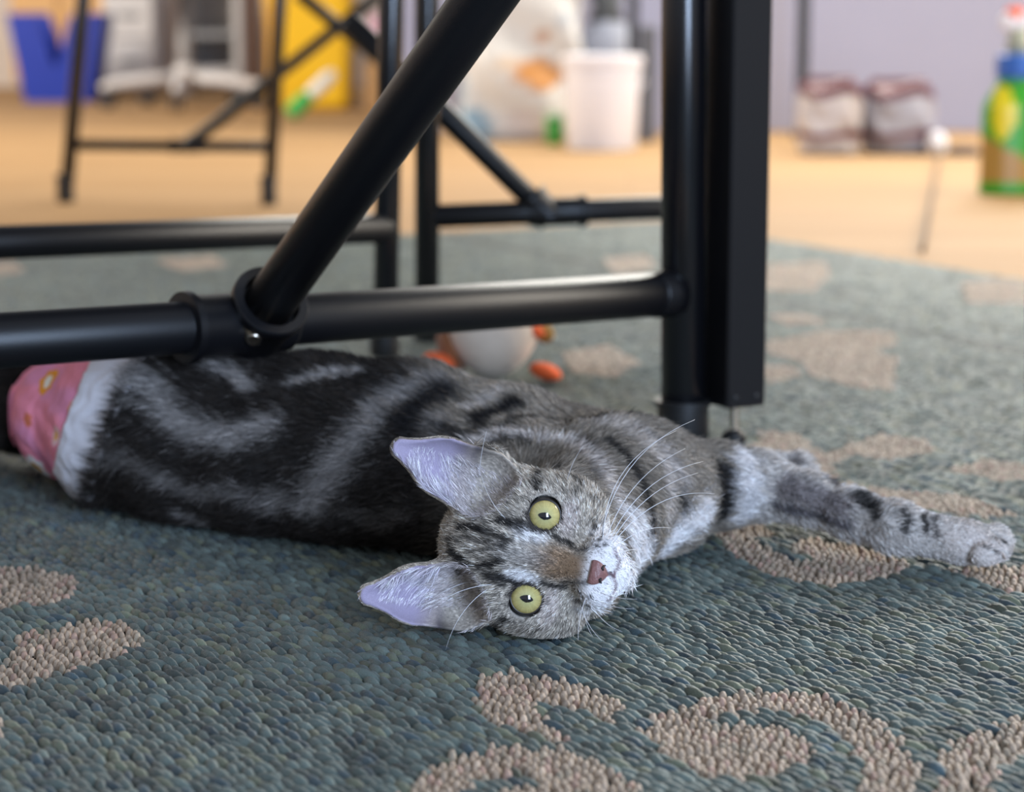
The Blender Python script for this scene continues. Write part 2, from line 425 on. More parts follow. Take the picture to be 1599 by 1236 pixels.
T2 = thing('pipe_table', (*G(667, 530)[:2], 0), 'black pipe-leg table behind, with brace falling to stretcher beside the bucket', 'table')
cb = G(667, 528); ct = PY(667, -40, cb[1]); ct = cb + (ct - cb) / (ct[2] - cb[2]) * .70
leg(T2, cb, ct, .0132, .85)
ca, cc = PY(667, 338, cb[1]), PY(1085, 322, cb[1] + .07)
MB().tube(ca, cc, .0128).build('stretcher', blk, T2, auto=50)
c2 = np.array([cc[0] + .018, cc[1] + .004, 0]); leg(T2, c2, c2 + np.array([0, 0, .70]), .0132, .85)
tp2 = on_line(ca, cc, 850)
dt2 = PY(690, 175, tp2[1] + .01)
tee(T2, tp2, ca - cc, dt2 - tp2, .0128, .046, .018)
MB().tube(tp2, tp2 + (dt2 - tp2) * 1.9, .0118).build('brace', blk, T2, auto=50)
bk = np.array([-.1, .75, 0]); lgs = [cb + bk, c2 + bk]
c3_ = (cb + c2) / 2 + np.array([0, .40, 0])
MB().box((c3_[0], c3_[1], .70), .42, .84, .028, rz=math.atan2(*(cc - ca)[[1, 0]]), bev=.004).build('table_top', topm, T2, smooth=False)

T3 = thing('pipe_table', (*G(260, 312, FZ)[:2], FZ), 'distant black pipe-leg table with crossed braces in front of the yellow bin', 'table')
d1, d2 = G(103, 316, FZ), G(420, 320, FZ)
e1, e2 = PY(134, -40, d1[1]), PY(440, -40, d2[1])
e1 = d1 + (e1 - d1) / (e1[2] - d1[2]) * .70; e2 = d2 + (e2 - d2) / (e2[2] - d2[2]) * .70
leg(T3, d1, e1, .0135, 1.5); leg(T3, d2, e2, .0125, 1.5)
sa, sb = PY(112, 226, d1[1]), PY(426, 229, d2[1])
MB().tube(sa, sb, .0105).build('stretcher', blk, T3, auto=50)
tq = on_line(sa, sb, 292)
dq = PY(580, 2, d1[1] + .03)
tee(T3, tq, sb - sa, dq - tq, .0105, .03, .03)
MB().tube(tq, tq + (dq - tq) * 1.1, .0115).build('brace', blk, T3, auto=50)
MB().tube(PY(466, -10, d1[1] + .06), PY(612, 108, d1[1] + .10), .0125).build('brace', blk, T3, auto=50)
MB().box(((d1 + d2)[0] / 2 + .1, d1[1] + .2, .69), .75, .62, .028, bev=.004).build('table_top', topm, T3, smooth=False)

# square post with a levelling foot
pbse = G(1146, 690)
P1 = thing('desk_post', (*pbse[:2], 0), 'square black desk leg with steel levelling foot beside the round pipe leg', 'desk leg')
hexm = P1
MB().lathe(pbse, (0, 0, 1), [(0, .0095), (.002, .0105), (.007, .0098), (.011, .0055)], 24).build('foot_pad', blk2, P1, auto=35)
MB().lathe(pbse + np.array([0, 0, .010]), (0, 0, 1), [(0, .0036), (.024, .0036)], 16).build('levelling_screw', steel, P1, auto=35)
MB().box((pbse[0], pbse[1] + .004, .031), .037, .037, .664, rz=math.radians(27), bev=.0016).build('post', blk, P1, smooth=False)
for q in (-.011, .009):
    c_ = np.array([pbse[0], pbse[1] + .004, .040]); rz = math.radians(27)
    fx = np.array([math.cos(rz), math.sin(rz), 0]); fy = np.array([math.sin(rz), -math.cos(rz), 0])
    MB().ell(c_ + fy * .0186 + fx * q, (.0022, .0012, .0022)).build('rivet', blk2, P1)

# ================================================================== THE CAT
M = PD(836, 868, 1.262)                                   # between the eyes
HL = unit(.215 * RIGHT + .977 * UPV); HU = unit(-.977 * RIGHT + .215 * UPV); HF = -FWD
HM = np.stack([HL, HU, HF])                               # rows: lateral, crown, face normal
def H(l, u, f): return M + (l * HL + u * HU + f * HF) * .001

VOX = .00125
class Field:
    def __init__(s, lo, hi):
        s.lo = np.asarray(lo, float); s.n = np.ceil((np.asarray(hi) - s.lo) / VOX).astype(int) + 1
        s.d = np.full(s.n, .05, np.float32)
    def box(s, lo, hi):
        a = np.clip(np.floor((lo - s.lo) / VOX).astype(int), 0, s.n); b = np.clip(np.ceil((hi - s.lo) / VOX).astype(int) + 1, 0, s.n)
        sl = tuple(slice(i, j) for i, j in zip(a, b))
        g = [(s.lo[k] + np.arange(a[k], b[k]) * VOX).astype(np.float32) for k in range(3)]
        return sl, g[0][:, None, None], g[1][None, :, None], g[2][None, None, :]
    def blend(s, sl, v, k, op):
        a = s.d[sl]
        if a.size == 0: return
        if op == 'cut':
            v = -v; h = np.clip(.5 - .5 * (v - a) / -k if False else .5 + .5 * (v - a) / k, 0, 1)
            s.d[sl] = a * (1 - h) + v * h + k * h * (1 - h)
        else:
            h = np.clip(.5 + .5 * (a - v) / k, 0, 1)
            s.d[sl] = a * (1 - h) + v * h - k * h * (1 - h)
    def cone(s, p0, p1, r0, r1, k=.012, op='add'):
        p0 = np.asarray(p0); p1 = np.asarray(p1); R = max(r0, r1) + k + .008
        sl, x, y, z = s.box(np.minimum(p0, p1) - R, np.maximum(p0, p1) + R)
        ab = p1 - p0; L2 = float(ab @ ab)
        t = np.clip(((x - p0[0]) * ab[0] + (y - p0[1]) * ab[1] + (z - p0[2]) * ab[2]) / L2, 0, 1)
        v = np.sqrt((x - p0[0] - t * ab[0]) ** 2 + (y - p0[1] - t * ab[1]) ** 2 + (z - p0[2] - t * ab[2]) ** 2) - (r0 + (r1 - r0) * t)
        s.blend(sl, v.astype(np.float32), k, op)
    def chain(s, P, k=.012):
        for (a, ra_), (b, rb_) in zip(P[:-1], P[1:]): s.cone(a, b, ra_, rb_, k)
    def ell(s, c, r, A=np.eye(3), k=.008, op='add'):
        c = np.asarray(c); r = np.asarray(r, float); R = r.max() + k + .006
        sl, x, y, z = s.box(c - R, c + R)
        x, y, z = x - c[0], y - c[1], z - c[2]
        q = [x * A[i, 0] + y * A[i, 1] + z * A[i, 2] for i in range(3)]
        k0 = np.sqrt(sum((q[i] / r[i]) ** 2 for i in range(3))); k1 = np.sqrt(sum((q[i] / r[i] ** 2) ** 2 for i in range(3)))
        v = k0 * (k0 - 1) / (k1 + 1e-6)
        s.blend(sl, v.astype(np.float32), k, op)
    def mesh(s):
        d = s.d; ins = d < 0
        nx, ny, nz = d.shape
        cnt = np.zeros((nx - 1, ny - 1, nz - 1), np.uint8)
        offs = [(i, j, k) for i in (0, 1) for j in (0, 1) for k in (0, 1)]
        for i, j, k in offs: cnt += ins[i:nx - 1 + i, j:ny - 1 + j, k:nz - 1 + k]
        cells = np.argwhere((cnt > 0) & (cnt < 8))
        idx = np.full(cnt.shape, -1, np.int32); idx[tuple(cells.T)] = np.arange(len(cells))
        val = {o_: d[cells[:, 0] + o_[0], cells[:, 1] + o_[1], cells[:, 2] + o_[2]] for o_ in offs}
        acc = np.zeros((len(cells), 3)); num = np.zeros(len(cells))
        for a in offs:
            for ax in range(3):
                if a[ax]: continue
                b = list(a); b[ax] = 1; b = tuple(b); va, vb = val[a], val[b]
                m = (va < 0) != (vb < 0); t = np.where(m, va / np.where(m, va - vb, 1), 0)
                p = np.array(a, float)[None] + t[:, None] * (np.array(b) - np.array(a))
                acc += p * m[:, None]; num += m
        V = s.lo + (cells + acc / num[:, None]) * VOX
        F = []
        for ax in range(3):
            u, v = (ax + 1) % 3, (ax + 2) % 3
            lo = [slice(1, -1)] * 3; lo[ax] = slice(0, -1); hi = [slice(1, -1)] * 3; hi[ax] = slice(1, None)
            A_, B_ = ins[tuple(lo)], ins[tuple(hi)]
            for flip in (0, 1):
                e = np.argwhere(A_ & ~B_ if not flip else ~A_ & B_)
                e = e + 1; e[:, ax] -= 1
                q = []
                for du, dv in ((0, 0), (1, 0), (1, 1), (0, 1)):
                    c = e.copy(); c[:, u] -= 1 - du; c[:, v] -= 1 - dv; q.append(idx[tuple(c.T)])
                q = np.stack(q, 1)
                F.append(q if not flip else q[:, ::-1])
        F = np.concatenate(F)
        g = cells.clip(1, np.array(d.shape) - 3)
        N = np.stack([d[g[:, 0] + 2, g[:, 1], g[:, 2]] - d[g[:, 0] - 1, g[:, 1], g[:, 2]],
                      d[g[:, 0], g[:, 1] + 2, g[:, 2]] - d[g[:, 0], g[:, 1] - 1, g[:, 2]],
                      d[g[:, 0], g[:, 1], g[:, 2] + 2] - d[g[:, 0], g[:, 1], g[:, 2] - 1]], 1).astype(float)
        N /= np.linalg.norm(N, axis=1)[:, None] + 1e-9
        return V, F, N

FD = Field((-.56, 1.19, -.004), (.36, 1.83, .132))
# trunk
FD.chain([(W(124, 1.66, .053), .045), (W(220, 1.63, .056), .054), (W(360, 1.60, .055), .055), (W(500, 1.57, .054), .054), (W(650, 1.55, .053), .053), (W(800, 1.53, .047), .046), (W(920, 1.51, .041), .039), (W(1010, 1.485, .034), .033)], .02)
FD.chain([(W(190, 1.605, .042), .040), (W(300, 1.565, .041), .040), (W(430, 1.53, .040), .039), (W(560, 1.505, .040), .039), (W(700, 1.48, .040), .039), (W(830, 1.46, .040), .038), (W(960, 1.455, .042), .040)], .03)
FD.ell(W(290, 1.61, .062), (.065, .06, .05), k=.03)       # haunch
# chest, neck
FD.ell(W(1020, 1.47, .034), (.038, .045, .034), k=.02)
FD.chain([(W(985, 1.46, .046), .043), (H(-4, -8, -62), .041), (H(0, 10, -45), .040)], .02)
# near foreleg stretched out to the right
elb, wr1, wr2, pw = PD(1178, 758, 1.515), PD(1262, 777, 1.49), PD(1400, 824, 1.452), PD(1500, 847, 1.436)
FD.chain([(PD(1055, 757, 1.485), .028), (PD(1120, 758, 1.50), .0245), (elb, .021)], .016)
FD.chain([(elb, .022), (wr1, .0150), (PD(1330, 802, 1.470), .0140), (wr2, .0150), (pw, .0140)], .010)
FD.ell(PD(1518, 848, 1.434), (.020, .014, .0125), k=.008)
for tx, ty, td in ((1556, 836, 1.443), (1562, 847, 1.432), (1556, 859, 1.422), (1538, 866, 1.417)):
    FD.ell(PD(tx, ty, td), (.0088, .0058, .0078), k=.0035)
# other foreleg folded behind it
FD.chain([(PD(1050, 748, 1.54), .022), (PD(1140, 744, 1.55), .014), (PD(1205, 733, 1.56), .0095), (PD(1240, 729, 1.565), .009)], .01)
FD.ell(PD(1250, 728, 1.565), (.010, .009, .0085), k=.006)
# hind legs and tail
FD.chain([(W(200, 1.70, .05), .045), (W(60, 1.75, .046), .034), (W(-70, 1.735, .046), .027), (W(-230, 1.72, .022), .016)], .014)
FD.chain([(W(260, 1.70, .04), .045), (W(330, 1.76, .03), .026), (W(250, 1.79, .018), .015)], .014)
FD.chain([(W(70, 1.70, .05), .020), (W(-60, 1.70, .04), .018), (W(-280, 1.66, .018), .015)], .012)
# skull
hh = lambda l, u, f, r, k=.008, op='add': FD.ell(H(l, u, f), np.array(r) * .001, HM, k, op)
hh(0, 14, -33, (46, 40, 40), .012)
hh(0, 2, -15, (40, 36, 24), .012)
for s in (-1, 1):
    hh(s * 30, -13, -17, (17.5, 22, 19), .014)
    hh(s * 20, 14, -6, (15, 12, 12), .010)                # brow
FD.cone(H(0, 14, 2), H(0, -27, 16), .0105, .0085, .010)    # bridge
FD.cone(H(0, -24, -14), H(0, -40, 2), .025, .013, .014)    # jaw
for s in (-1, 1):
    hh(s * 9.0, -37.5, 13.0, (11.5, 10.5, 11), .008)         # whisker pads
hh(0, -48.5, 7, (9.5, 6.5, 9), .004)                       # chin
for s in (-1, 1):                                         # ears
    b0, t0 = H(s * 32, 38, -22), H(s * 42.5, 87, -15)
    m0 = H(s * 37.5, 63, -18.5); FD.cone(b0, m0, .0215, .0172, .008); FD.cone(m0, t0, .0172, .0068, .003)
    m1 = H(s * 37.8, 61.5, -7.6); FD.cone(H(s * 33, 36, -9.5), m1, .0196, .0160, .0018, 'cut'); FD.cone(m1, H(s * 42.6, 86, -6.5), .0160, .0056, .0018, 'cut')
EYES = [H(s * 23.6, 0, -.5) for s in (1, -1)]
for e in EYES: FD.ell(e, (.0112, .0112, .0112), k=.002, op='cut')
# rest on the rug
zz = (FD.lo[2] + np.arange(FD.n[2]) * VOX).astype(np.float32)[None, None, :]
FD.d = np.maximum(FD.d, .0012 - zz)
CV, CF, CN = FD.mesh()
del FD
loc = (CV - M) @ HM.T * 1000                              # head-local millimetres of each vertex
bvh = BVHTree.FromPolygons([tuple(v) for v in CV], [tuple(f) for f in CF])
def hit(x, y):
    d = unit(FWD + RIGHT * (x - CX) / FPX + UPV * (CY - y) / FPX)
    r = bvh.ray_cast(Vector(CAM), Vector(d))
    return None if r[0] is None else np.array(r[0])
def smooth01(x, a, b):
    t = np.clip((x - a) / (b - a), 0, 1); return t * t * (3 - 2 * t)
NZ = lambda P, s: (np.sin(P[:, 0] * s + 1.7 * np.sin(P[:, 1] * s * .9)) * np.sin(P[:, 1] * s * 1.1 + 2 * np.sin(P[:, 2] * s)) + np.sin(P[:, 2] * s * 1.3 + P[:, 0] * s * .7)) * .5
class Coat:
    def __init__(s, base): s.c = base
    def mark(s, pts, width, col, a=1.0, soft=.6, wob=.35):
        """a marking that follows the coat through points picked on its surface"""
        Q = [hit(*p) for p in pts]; Q = [q for q in Q if q is not None]
        if not Q: return
        if len(Q) == 1: Q = Q * 2
        Wm = width * (1.75 if pts[0][0] > 690 else 1.5) / FPX * .5
        lo = np.min(Q, 0) - Wm * 3 - .004; hi = np.max(Q, 0) + Wm * 3 + .004
        sel = np.where(((CV > lo) & (CV < hi)).all(1))[0]
        if not len(sel): return
        P = CV[sel]; dmin = np.full(len(P), 1e9)
        for a_, b_ in zip(Q[:-1], Q[1:]): dmin = np.minimum(dmin, dseg(P, a_, b_))
        dmin = dmin * (1 + wob * NZ(P, 700)) 
        m = (1 - smooth01(dmin, Wm * (1 - soft), Wm * (1 + soft))) * a
        s.c[sel] = s.c[sel] * (1 - m[:, None]) + np.array(col) * m[:, None]
AG = np.array([.37, .325, .275]); DK = np.array([.006, .0055, .006]); LT = np.array([.40, .365, .345]); WH = np.array([.82, .79, .80])
cpx, cpy, cdp = PIX(CV)
n = len(CV)
base = np.tile(np.array([.018, .0145, .0125]), (n, 1))
sh = smooth01(CV[:, 0] + .15 * (CV[:, 1] - 1.5), -.075, -.02)[:, None]
base = base * (1 - sh) + np.array([.21, .178, .145]) * sh
headm = (1 - smooth01(np.linalg.norm((loc - np.array([0, 5, -22])) / np.array([60, 66, 46]), axis=1), .9, 1.1))
earm = smooth01(loc[:, 1], 44, 50) * (np.abs(loc[:, 0]) > 10) * (loc[:, 2] > -46) * (loc[:, 1] < 110)
headm = np.maximum(headm, earm)
base = base * (1 - headm[:, None]) + AG * headm[:, None]
base *= (1 + .18 * NZ(CV, 160))[:, None]
legm = smooth01(CV[:, 0], .150, .175)
base = base * (1 - legm[:, None]) + np.array([.48, .44, .41]) * legm[:, None]
ct_ = Coat(base)
# flank: pale bands on the dark saddle
for pts, wd, a in (([(215, 578), (245, 601), (280, 649), (324, 671), (376, 679), (429, 662)], 40, .85), ([(346, 572), (385, 590), (405, 605)], 26, .9), ([(470, 598), (525, 584), (575, 578)], 18, .8),
                   ([(690, 598), (650, 610), (613, 630), (582, 668), (545, 704), (520, 745), (497, 785)], 46, .75), ([(188, 701), (245, 736), (306, 767), (372, 763), (438, 788)], 26, .35), ([(292, 800), (335, 816)], 18, .4),
                   ([(690, 655), (660, 690), (640, 720)], 36, .55), ([(440, 770), (480, 790)], 26, .35), ([(560, 800), (600, 812), (640, 800)], 30, .25)):
    ct_.mark(pts, wd, LT * .62, a, .85, .6)
for pts, wd, a in (([(760, 578), (700, 612), (650, 650), (620, 690)], 34, .9), ([(880, 612), (810, 632), (760, 652), (715, 690)], 26, .85), ([(985, 648), (900, 634), (830, 655), (790, 680)], 18, .7), ([(700, 670), (760, 690), (830, 690)], 18, .7),
                   ([(940, 690), (985, 735), (1010, 790)], 17, .75), ([(985, 668), (1045, 715), (1065, 790)], 15, .55), ([(1012, 800), (1012, 860)], 11, .75), ([(1060, 770), (1062, 800)], 14, .7), ([(900, 690), (930, 740)], 14, .6)):
    ct_.mark(pts, wd * 1.3, DK * 1.6, min(1, a * 1.2), .7)
for pts, wd, a in (([(740, 690), (800, 676), (880, 690), (935, 735), (960, 790)], 16, .7), ([(930, 660), (1010, 690), (1060, 740)], 30, .4), ([(790, 610), (740, 640)], 18, .4), ([(1035, 720), (1040, 800)], 22, .5)):
    ct_.mark(pts, wd * 1.15, np.array([.48, .43, .40]), min(1, a * 1.25), .8)
# white throat
for pts, wd, a in (([(985, 820), (1000, 870)], 60, .9), ([(1060, 830), (1100, 800)], 45, .85), ([(1040, 850), (1010, 880)], 50, .9)): ct_.mark(pts, wd, WH * .9, a, .6)
ct_.mark([(1012, 815), (1014, 865)], 10, DK * 4, .7, .6)
# foreleg
ct_.mark([(1118, 672), (1124, 735), (1122, 800)], 38, DK, .97, .4)
ct_.mark([(1160, 715), (1165, 760), (1160, 800)], 44, WH * .75, .8, .6)
ct_.mark([(1170, 690), (1235, 722), (1300, 752)], 26, np.array([.055, .045, .045]), .85, .6)
ct_.mark([(1205, 785), (1260, 800), (1320, 818)], 14, np.array([.03, .03, .045]), .8, .6)
ct_.mark([(1225, 760), (1310, 790)], 34, np.array([.17, .145, .15]), .8, .6)
for pts, wd in (([(1338, 770), (1350, 785)], 22), ([(1362, 790), (1366, 806)], 14), ([(1408, 796), (1412, 828)], 11), ([(1442, 802), (1446, 826)], 10), ([(1458, 806), (1462, 836)], 9)): ct_.mark(pts, wd, DK, .92, .5)
ct_.mark([(1500, 840), (1540, 850)], 50, np.array([.62, .54, .50]), .6, .8)
for pts in ([(1535, 852), (1556, 862)], [(1552, 838), (1568, 846)]): ct_.mark(pts, 6, DK * 4, .85, .5, 0)
# --- face, in head-local terms
c = ct_.c; l, u, f = loc.T; al = np.abs(l)
front = smooth01(f, -30, -12)
lightf = lambda cond_d, r, soft, col, a: None
def blob(cl, cu, rl, ru, col, a=1., soft=.45, both=True, fmin=-25):
    x = (np.abs(l) if both else l); dd_ = np.sqrt(((x - cl) / rl) ** 2 + ((u - cu) / ru) ** 2) * (1 + .10 * NZ(CV, 600))
    m = (1 - smooth01(dd_, 1 - soft, 1 + soft)) * a * (f > fmin)
    c[:] = c * (1 - m[:, None]) + np.array(col) * m[:, None]
fine = NZ(CV * np.array([1, 1, 1]), 1500)
c *= np.exp(.24 * rng.standard_normal(n) * headm)[:, None]
blob(0, -40, 21, 13, WH, .95, .35)                         # muzzle
blob(0, -50, 16, 8, WH, .95, .4)
blob(16, -36, 9, 8, WH, .75, .6)
blob(0, -13, 9.5, 15, (.17, .098, .050), .85, .5)           # tawny bridge
blob(0, 8, 7, 14, (.33, .31, .30), .5, .6)
blob(12, 4, 4.5, 9, WH * .9, .85, .5)                      # pale inner brow
blob(25, -14, 10, 5, (.50, .42, .40), .6, .6)              # pale below the eye
blob(36, 4, 5, 9, (.34, .30, .26), .5, .6)
blob(23.6, 0, 10.4, 10.4, (.030, .024, .022), .95, .06)    # eye rims
ct_.c = c
for pts, wd, a in (([(722, 824), (756, 826)], 9, .95), ([(758, 828), (797, 846)], 9, .9), ([(708, 858), (733, 882)], 12, .95), ([(750, 886), (786, 878)], 9, .95), ([(772, 898), (803, 907)], 13, .95), ([(787, 814), (817, 822)], 13, .95),
                   ([(728, 840), (765, 848), (795, 855)], 6, .75), ([(735, 862), (775, 860)], 6, .7), ([(752, 872), (788, 868)], 5, .55), ([(700, 842), (722, 846)], 7, .8), ([(700, 872), (716, 896)], 7, .7), ([(745, 812), (772, 816)], 6, .6),
                   ([(834, 782), (838, 764), (846, 742), (862, 732)], 8, .9), ([(812, 958), (789, 966), (778, 978), (781, 996)], 9, .9), ([(868, 838), (882, 846), (893, 850)], 9, .9), ([(852, 910), (866, 913), (882, 915)], 9, .9),
                   ([(909, 752), (900, 772)], 7, .6), ([(880, 742), (902, 750)], 6, .5), ([(745, 910), (760, 940)], 7, .4), ([(740, 945), (765, 955)], 6, .45), ([(860, 775), (880, 770)], 5, .4),
                   ([(895, 856), (915, 858)], 7, .7), ([(885, 908), (915, 908)], 6, .7), ([(830, 985), (850, 975)], 6, .4), ([(690, 790), (720, 800)], 8, .5)):
    ct_.mark(pts, wd, DK * 1.5, a, .55, .5)
for q in ((924, 835), (935, 842), (944, 850), (928, 824), (932, 852), (941, 836), (901, 936), (909, 933), (905, 925), (916, 944), (921, 930)): ct_.mark([q], 6.5, DK * 3, .85, .6, .2)
ct_.mark([(946, 894), (958, 897)], 6, np.array([.12, .07, .08]), .9, .5, 0)
ct_.mark([(958, 897), (966, 880), (960, 860)], 5.5, np.array([.16, .10, .12]), .7, .5, 0)
ct_.mark([(958, 897), (962, 915), (950, 935)], 5.5, np.array([.16, .10, .12]), .7, .5, 0)
c = ct_.c
# ear linings
inner = np.zeros(n)
for s in (-1, 1):
    a0 = H(s * 33, 36, -9.5); b0 = H(s * 42.6, 86, -6.5); ab = b0 - a0
    t = np.clip(((CV - a0) @ ab) / (ab @ ab), 0, 1); dc = np.linalg.norm(CV - (a0 + t[:, None] * ab), axis=1) - np.where(t < .51, .0196 - .0036 * t / .51, .0160 - .0104 * (t - .51) / .49)
    inner = np.maximum(inner, (dc < .0019) * (.02 + smooth01(u, 40, 62)))
c = c * (1 - inner[:, None]) + np.array([.36, .31, .42]) * inner[:, None].clip(0, 1)
backear = earm * (1 - inner)
c = c * (1 - .5 * backear[:, None]) + np.array([.34, .28, .22]) * .5 * backear[:, None]
c = c.clip(.004, .9)

cat_root = thing('cat', (*M[:2], 0), 'grey tabby cat lying stretched on the rug with its face to the camera', 'cat')
# garment region
X_, Z_ = CV[:, 0], CV[:, 2]
rump_d = dseg(CV, W(122, 1.66, .053), W(240, 1.63, .056))
pinkv = (rump_d < .082) & (X_ < -.330 + .36 * Z_) & (X_ > -.378) & (CV[:, 1] < 1.75)
trimv = (rump_d < .105) & (X_ > -.3325 + .36 * Z_) & (X_ < -.298 + .40 * Z_) & (X_ > -.378) & (CV[:, 1] < 1.75)
covered = pinkv | trimv
body = np_mesh('body', CV, [CF], vmat('tabby_coat', .75, .2, 1500, .25, sheen=.1), cat_root, True, c)

def shell(name, sel, off, col, material, parent, edge=.0):
    fs = CF[sel[CF].all(1)]
    used = np.unique(fs); mp = np.full(n, -1); mp[used] = np.arange(len(used))
    wr = .0009 * NZ(CV[used], 260)
    Vo = CV[used] + CN[used] * (off + wr[:, None]); Vi = CV[used] + CN[used] * .0004
    Vo[:, 2] = np.maximum(Vo[:, 2], .0008); Vi[:, 2] = np.maximum(Vi[:, 2], .0010)
    fo = mp[fs]; k = len(used)
    e = np.concatenate([fo[:, [0, 1]], fo[:, [1, 2]], fo[:, [2, 3]], fo[:, [3, 0]]])
    key = np.sort(e, 1); uq, inv, cn = np.unique(key, axis=0, return_inverse=True, return_counts=True)
    be = e[cn[inv.ravel()] == 1]
    side = np.stack([be[:, 1], be[:, 0], be[:, 0] + k, be[:, 1] + k], 1)
    F = np.concatenate([fo, fo[:, ::-1] + k, side])
    cc_ = np.concatenate([col(used), col(used)])
    return np_mesh(name, np.concatenate([Vo, Vi]), [F], material, parent, True, cc_)
def pinkcol(ix):
    P = CV[ix]; cc_ = np.tile(np.array([.85, .27, .36]), (len(ix), 1))
    lil = smooth01(NZ(P, 90), -.2, .6)[:, None]; cc_ = cc_ * (1 - .5 * lil) + np.array([.60, .26, .45]) * .5 * lil
    for (x, y, r, o_, i_) in ((81, 599, 21, (.80, .30, .03), (.85, .78, .66)), (30, 700, 18, (.80, .32, .05), (.75, .35, .2)), (63, 722, 22, (.86, .80, .78), (.78, .40, .05)), (50, 655, 10, (.70, .18, .10), (.7, .2, .1)), (120, 640, 12, (.75, .3, .2), (.8, .5, .3)), (95, 680, 14, (.80, .5, .5), (.8, .4, .1))):
        h_ = hit(x, y)
        if h_ is None: continue
        dd_ = np.linalg.norm(P - h_, axis=1); Wm = r * 1.62 / FPX
        ang = np.arctan2(P[:, 2] - h_[2], P[:, 0] - h_[0]); dd_ = dd_ * (1 + .10 * np.cos(5 * ang))
        cc_[dd_ < Wm] = o_; cc_[dd_ < Wm * .48] = i_
    return cc_
fabric = vmat('printed_cotton', .85, .2, 700, .12, bump=.2)
gar = shell('pet_diaper', pinkv, .0040, pinkcol, fabric, cat_root); gar['label'] = 'pink pet diaper printed with orange and white flowers'
tr = shell('trim', trimv, .0055, lambda ix: np.tile(np.array([.66, .64, .68]), (len(ix), 1)), fabric, gar); tr['label'] = 'white fleece edging'

# ---------------------------------------------------------------- fur
def strip_hairs(P, N, D, L, Wd, C, tipc=1.2, rootc=.75, curl=.25, name='fur', parent=None, material=None):
    k = len(P)
    side = np.cross(D, rng.standard_normal((k, 3)) * .6 - FWD); side /= np.linalg.norm(side, axis=1)[:, None] + 1e-9
    root = P - N * np.minimum(.0005, L * .06)[:, None]
    lean = D - N * (D * N).sum(1)[:, None]; lean /= np.linalg.norm(lean, axis=1)[:, None] + 1e-9
    mid = root + D * (L * .5)[:, None]; tip = mid + (D * (1 - curl) + lean * curl) * (L * .5)[:, None] + rng.standard_normal((k, 3)) * (L * .06)[:, None]
    w0 = (Wd * .5)[:, None]
    V = np.stack([root - side * w0, root + side * w0, mid - side * w0 * .8, mid + side * w0 * .8, tip], 1)
    V[:, :, 2] = np.maximum(V[:, :, 2], .0015)
    i = np.arange(k)[:, None] * 5
    Q = np.concatenate([i, i + 1, i + 3, i + 2], 1); T = np.concatenate([i + 2, i + 3, i + 4], 1)
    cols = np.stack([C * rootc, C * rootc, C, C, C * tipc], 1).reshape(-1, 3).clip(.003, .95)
    return V.reshape(-1, 3), Q, T, cols
tri_c = CV[CF].mean(1); fa = np.linalg.norm(np.cross(CV[CF[:, 2]] - CV[CF[:, 0]], CV[CF[:, 3]] - CV[CF[:, 1]]), axis=1) * .5
vi = CF[:, 0]
l_, u_, f_ = loc[vi].T
hm = headm[vi]; em = earm[vi]; inn = inner[vi]
eye_d = np.minimum(np.linalg.norm(tri_c - EYES[0], axis=1), np.linalg.norm(tri_c - EYES[1], axis=1)) * 1000
nose_d = np.sqrt(l_ ** 2 + (u_ + 36) ** 2 + (f_ - 22) ** 2)
dens = np.where(hm > .5, 3.4, 1.0)
facing = ((CAM - tri_c) * CN[vi]).sum(1) > -.25
dens = dens * np.where(facing, 1, .30)
dens[(CN[vi][:, 2] < -.80) & (tri_c[:, 2] < .006)] = 0
dens[covered[vi]] = 0; dens[(eye_d < 11.5)] = 0; dens[(np.abs(l_) < 1.0 + 5.4 * np.clip((u_ + 42) / 10, 0, 1)) & (np.abs(u_ + 36) < 6) & (f_ > 15)] = 0
lat = (np.abs(l_) - 33 - (u_ - 36) * .19) / (20 - .28 * (u_ - 36)).clip(4, 20); dens[(inn > .01)] *= np.where(u_[inn > .01] < 58, .9, 1.1); dens[(inn > .01) & ((lat > .35) | (u_ > 80))] = 0
wgt = fa * dens; wgt /= wgt.sum()
NH = 270000
pick = rng.choice(len(CF), NH, p=wgt)
r1_, r2_ = rng.random((2, NH, 1)); q = CV[CF[pick]]
P = (q[:, 0] * (1 - r1_) + q[:, 1] * r1_) * (1 - r2_) + (q[:, 3] * (1 - r1_) + q[:, 2] * r1_) * r2_
vp = CF[pick, rng.integers(0, 4, NH)]; N = CN[vp]; cell = np.floor(P / .0018).astype(np.int64); hsh = ((cell[:, 0] * 73856093) ^ (cell[:, 1] * 19349663) ^ (cell[:, 2] * 83492791)) % 9973 / 9973.
C = c[vp] * np.exp((.30 + .14 * headm[vp]) * rng.standard_normal(NH) + (.6 + .5 * headm[vp]) * (hsh - .5))[:, None].clip(.35, 2.2)
lp = (P - M) @ HM.T * 1000; hmv = headm[vp]; inv_ = inner[vp]; emv = earm[vp]
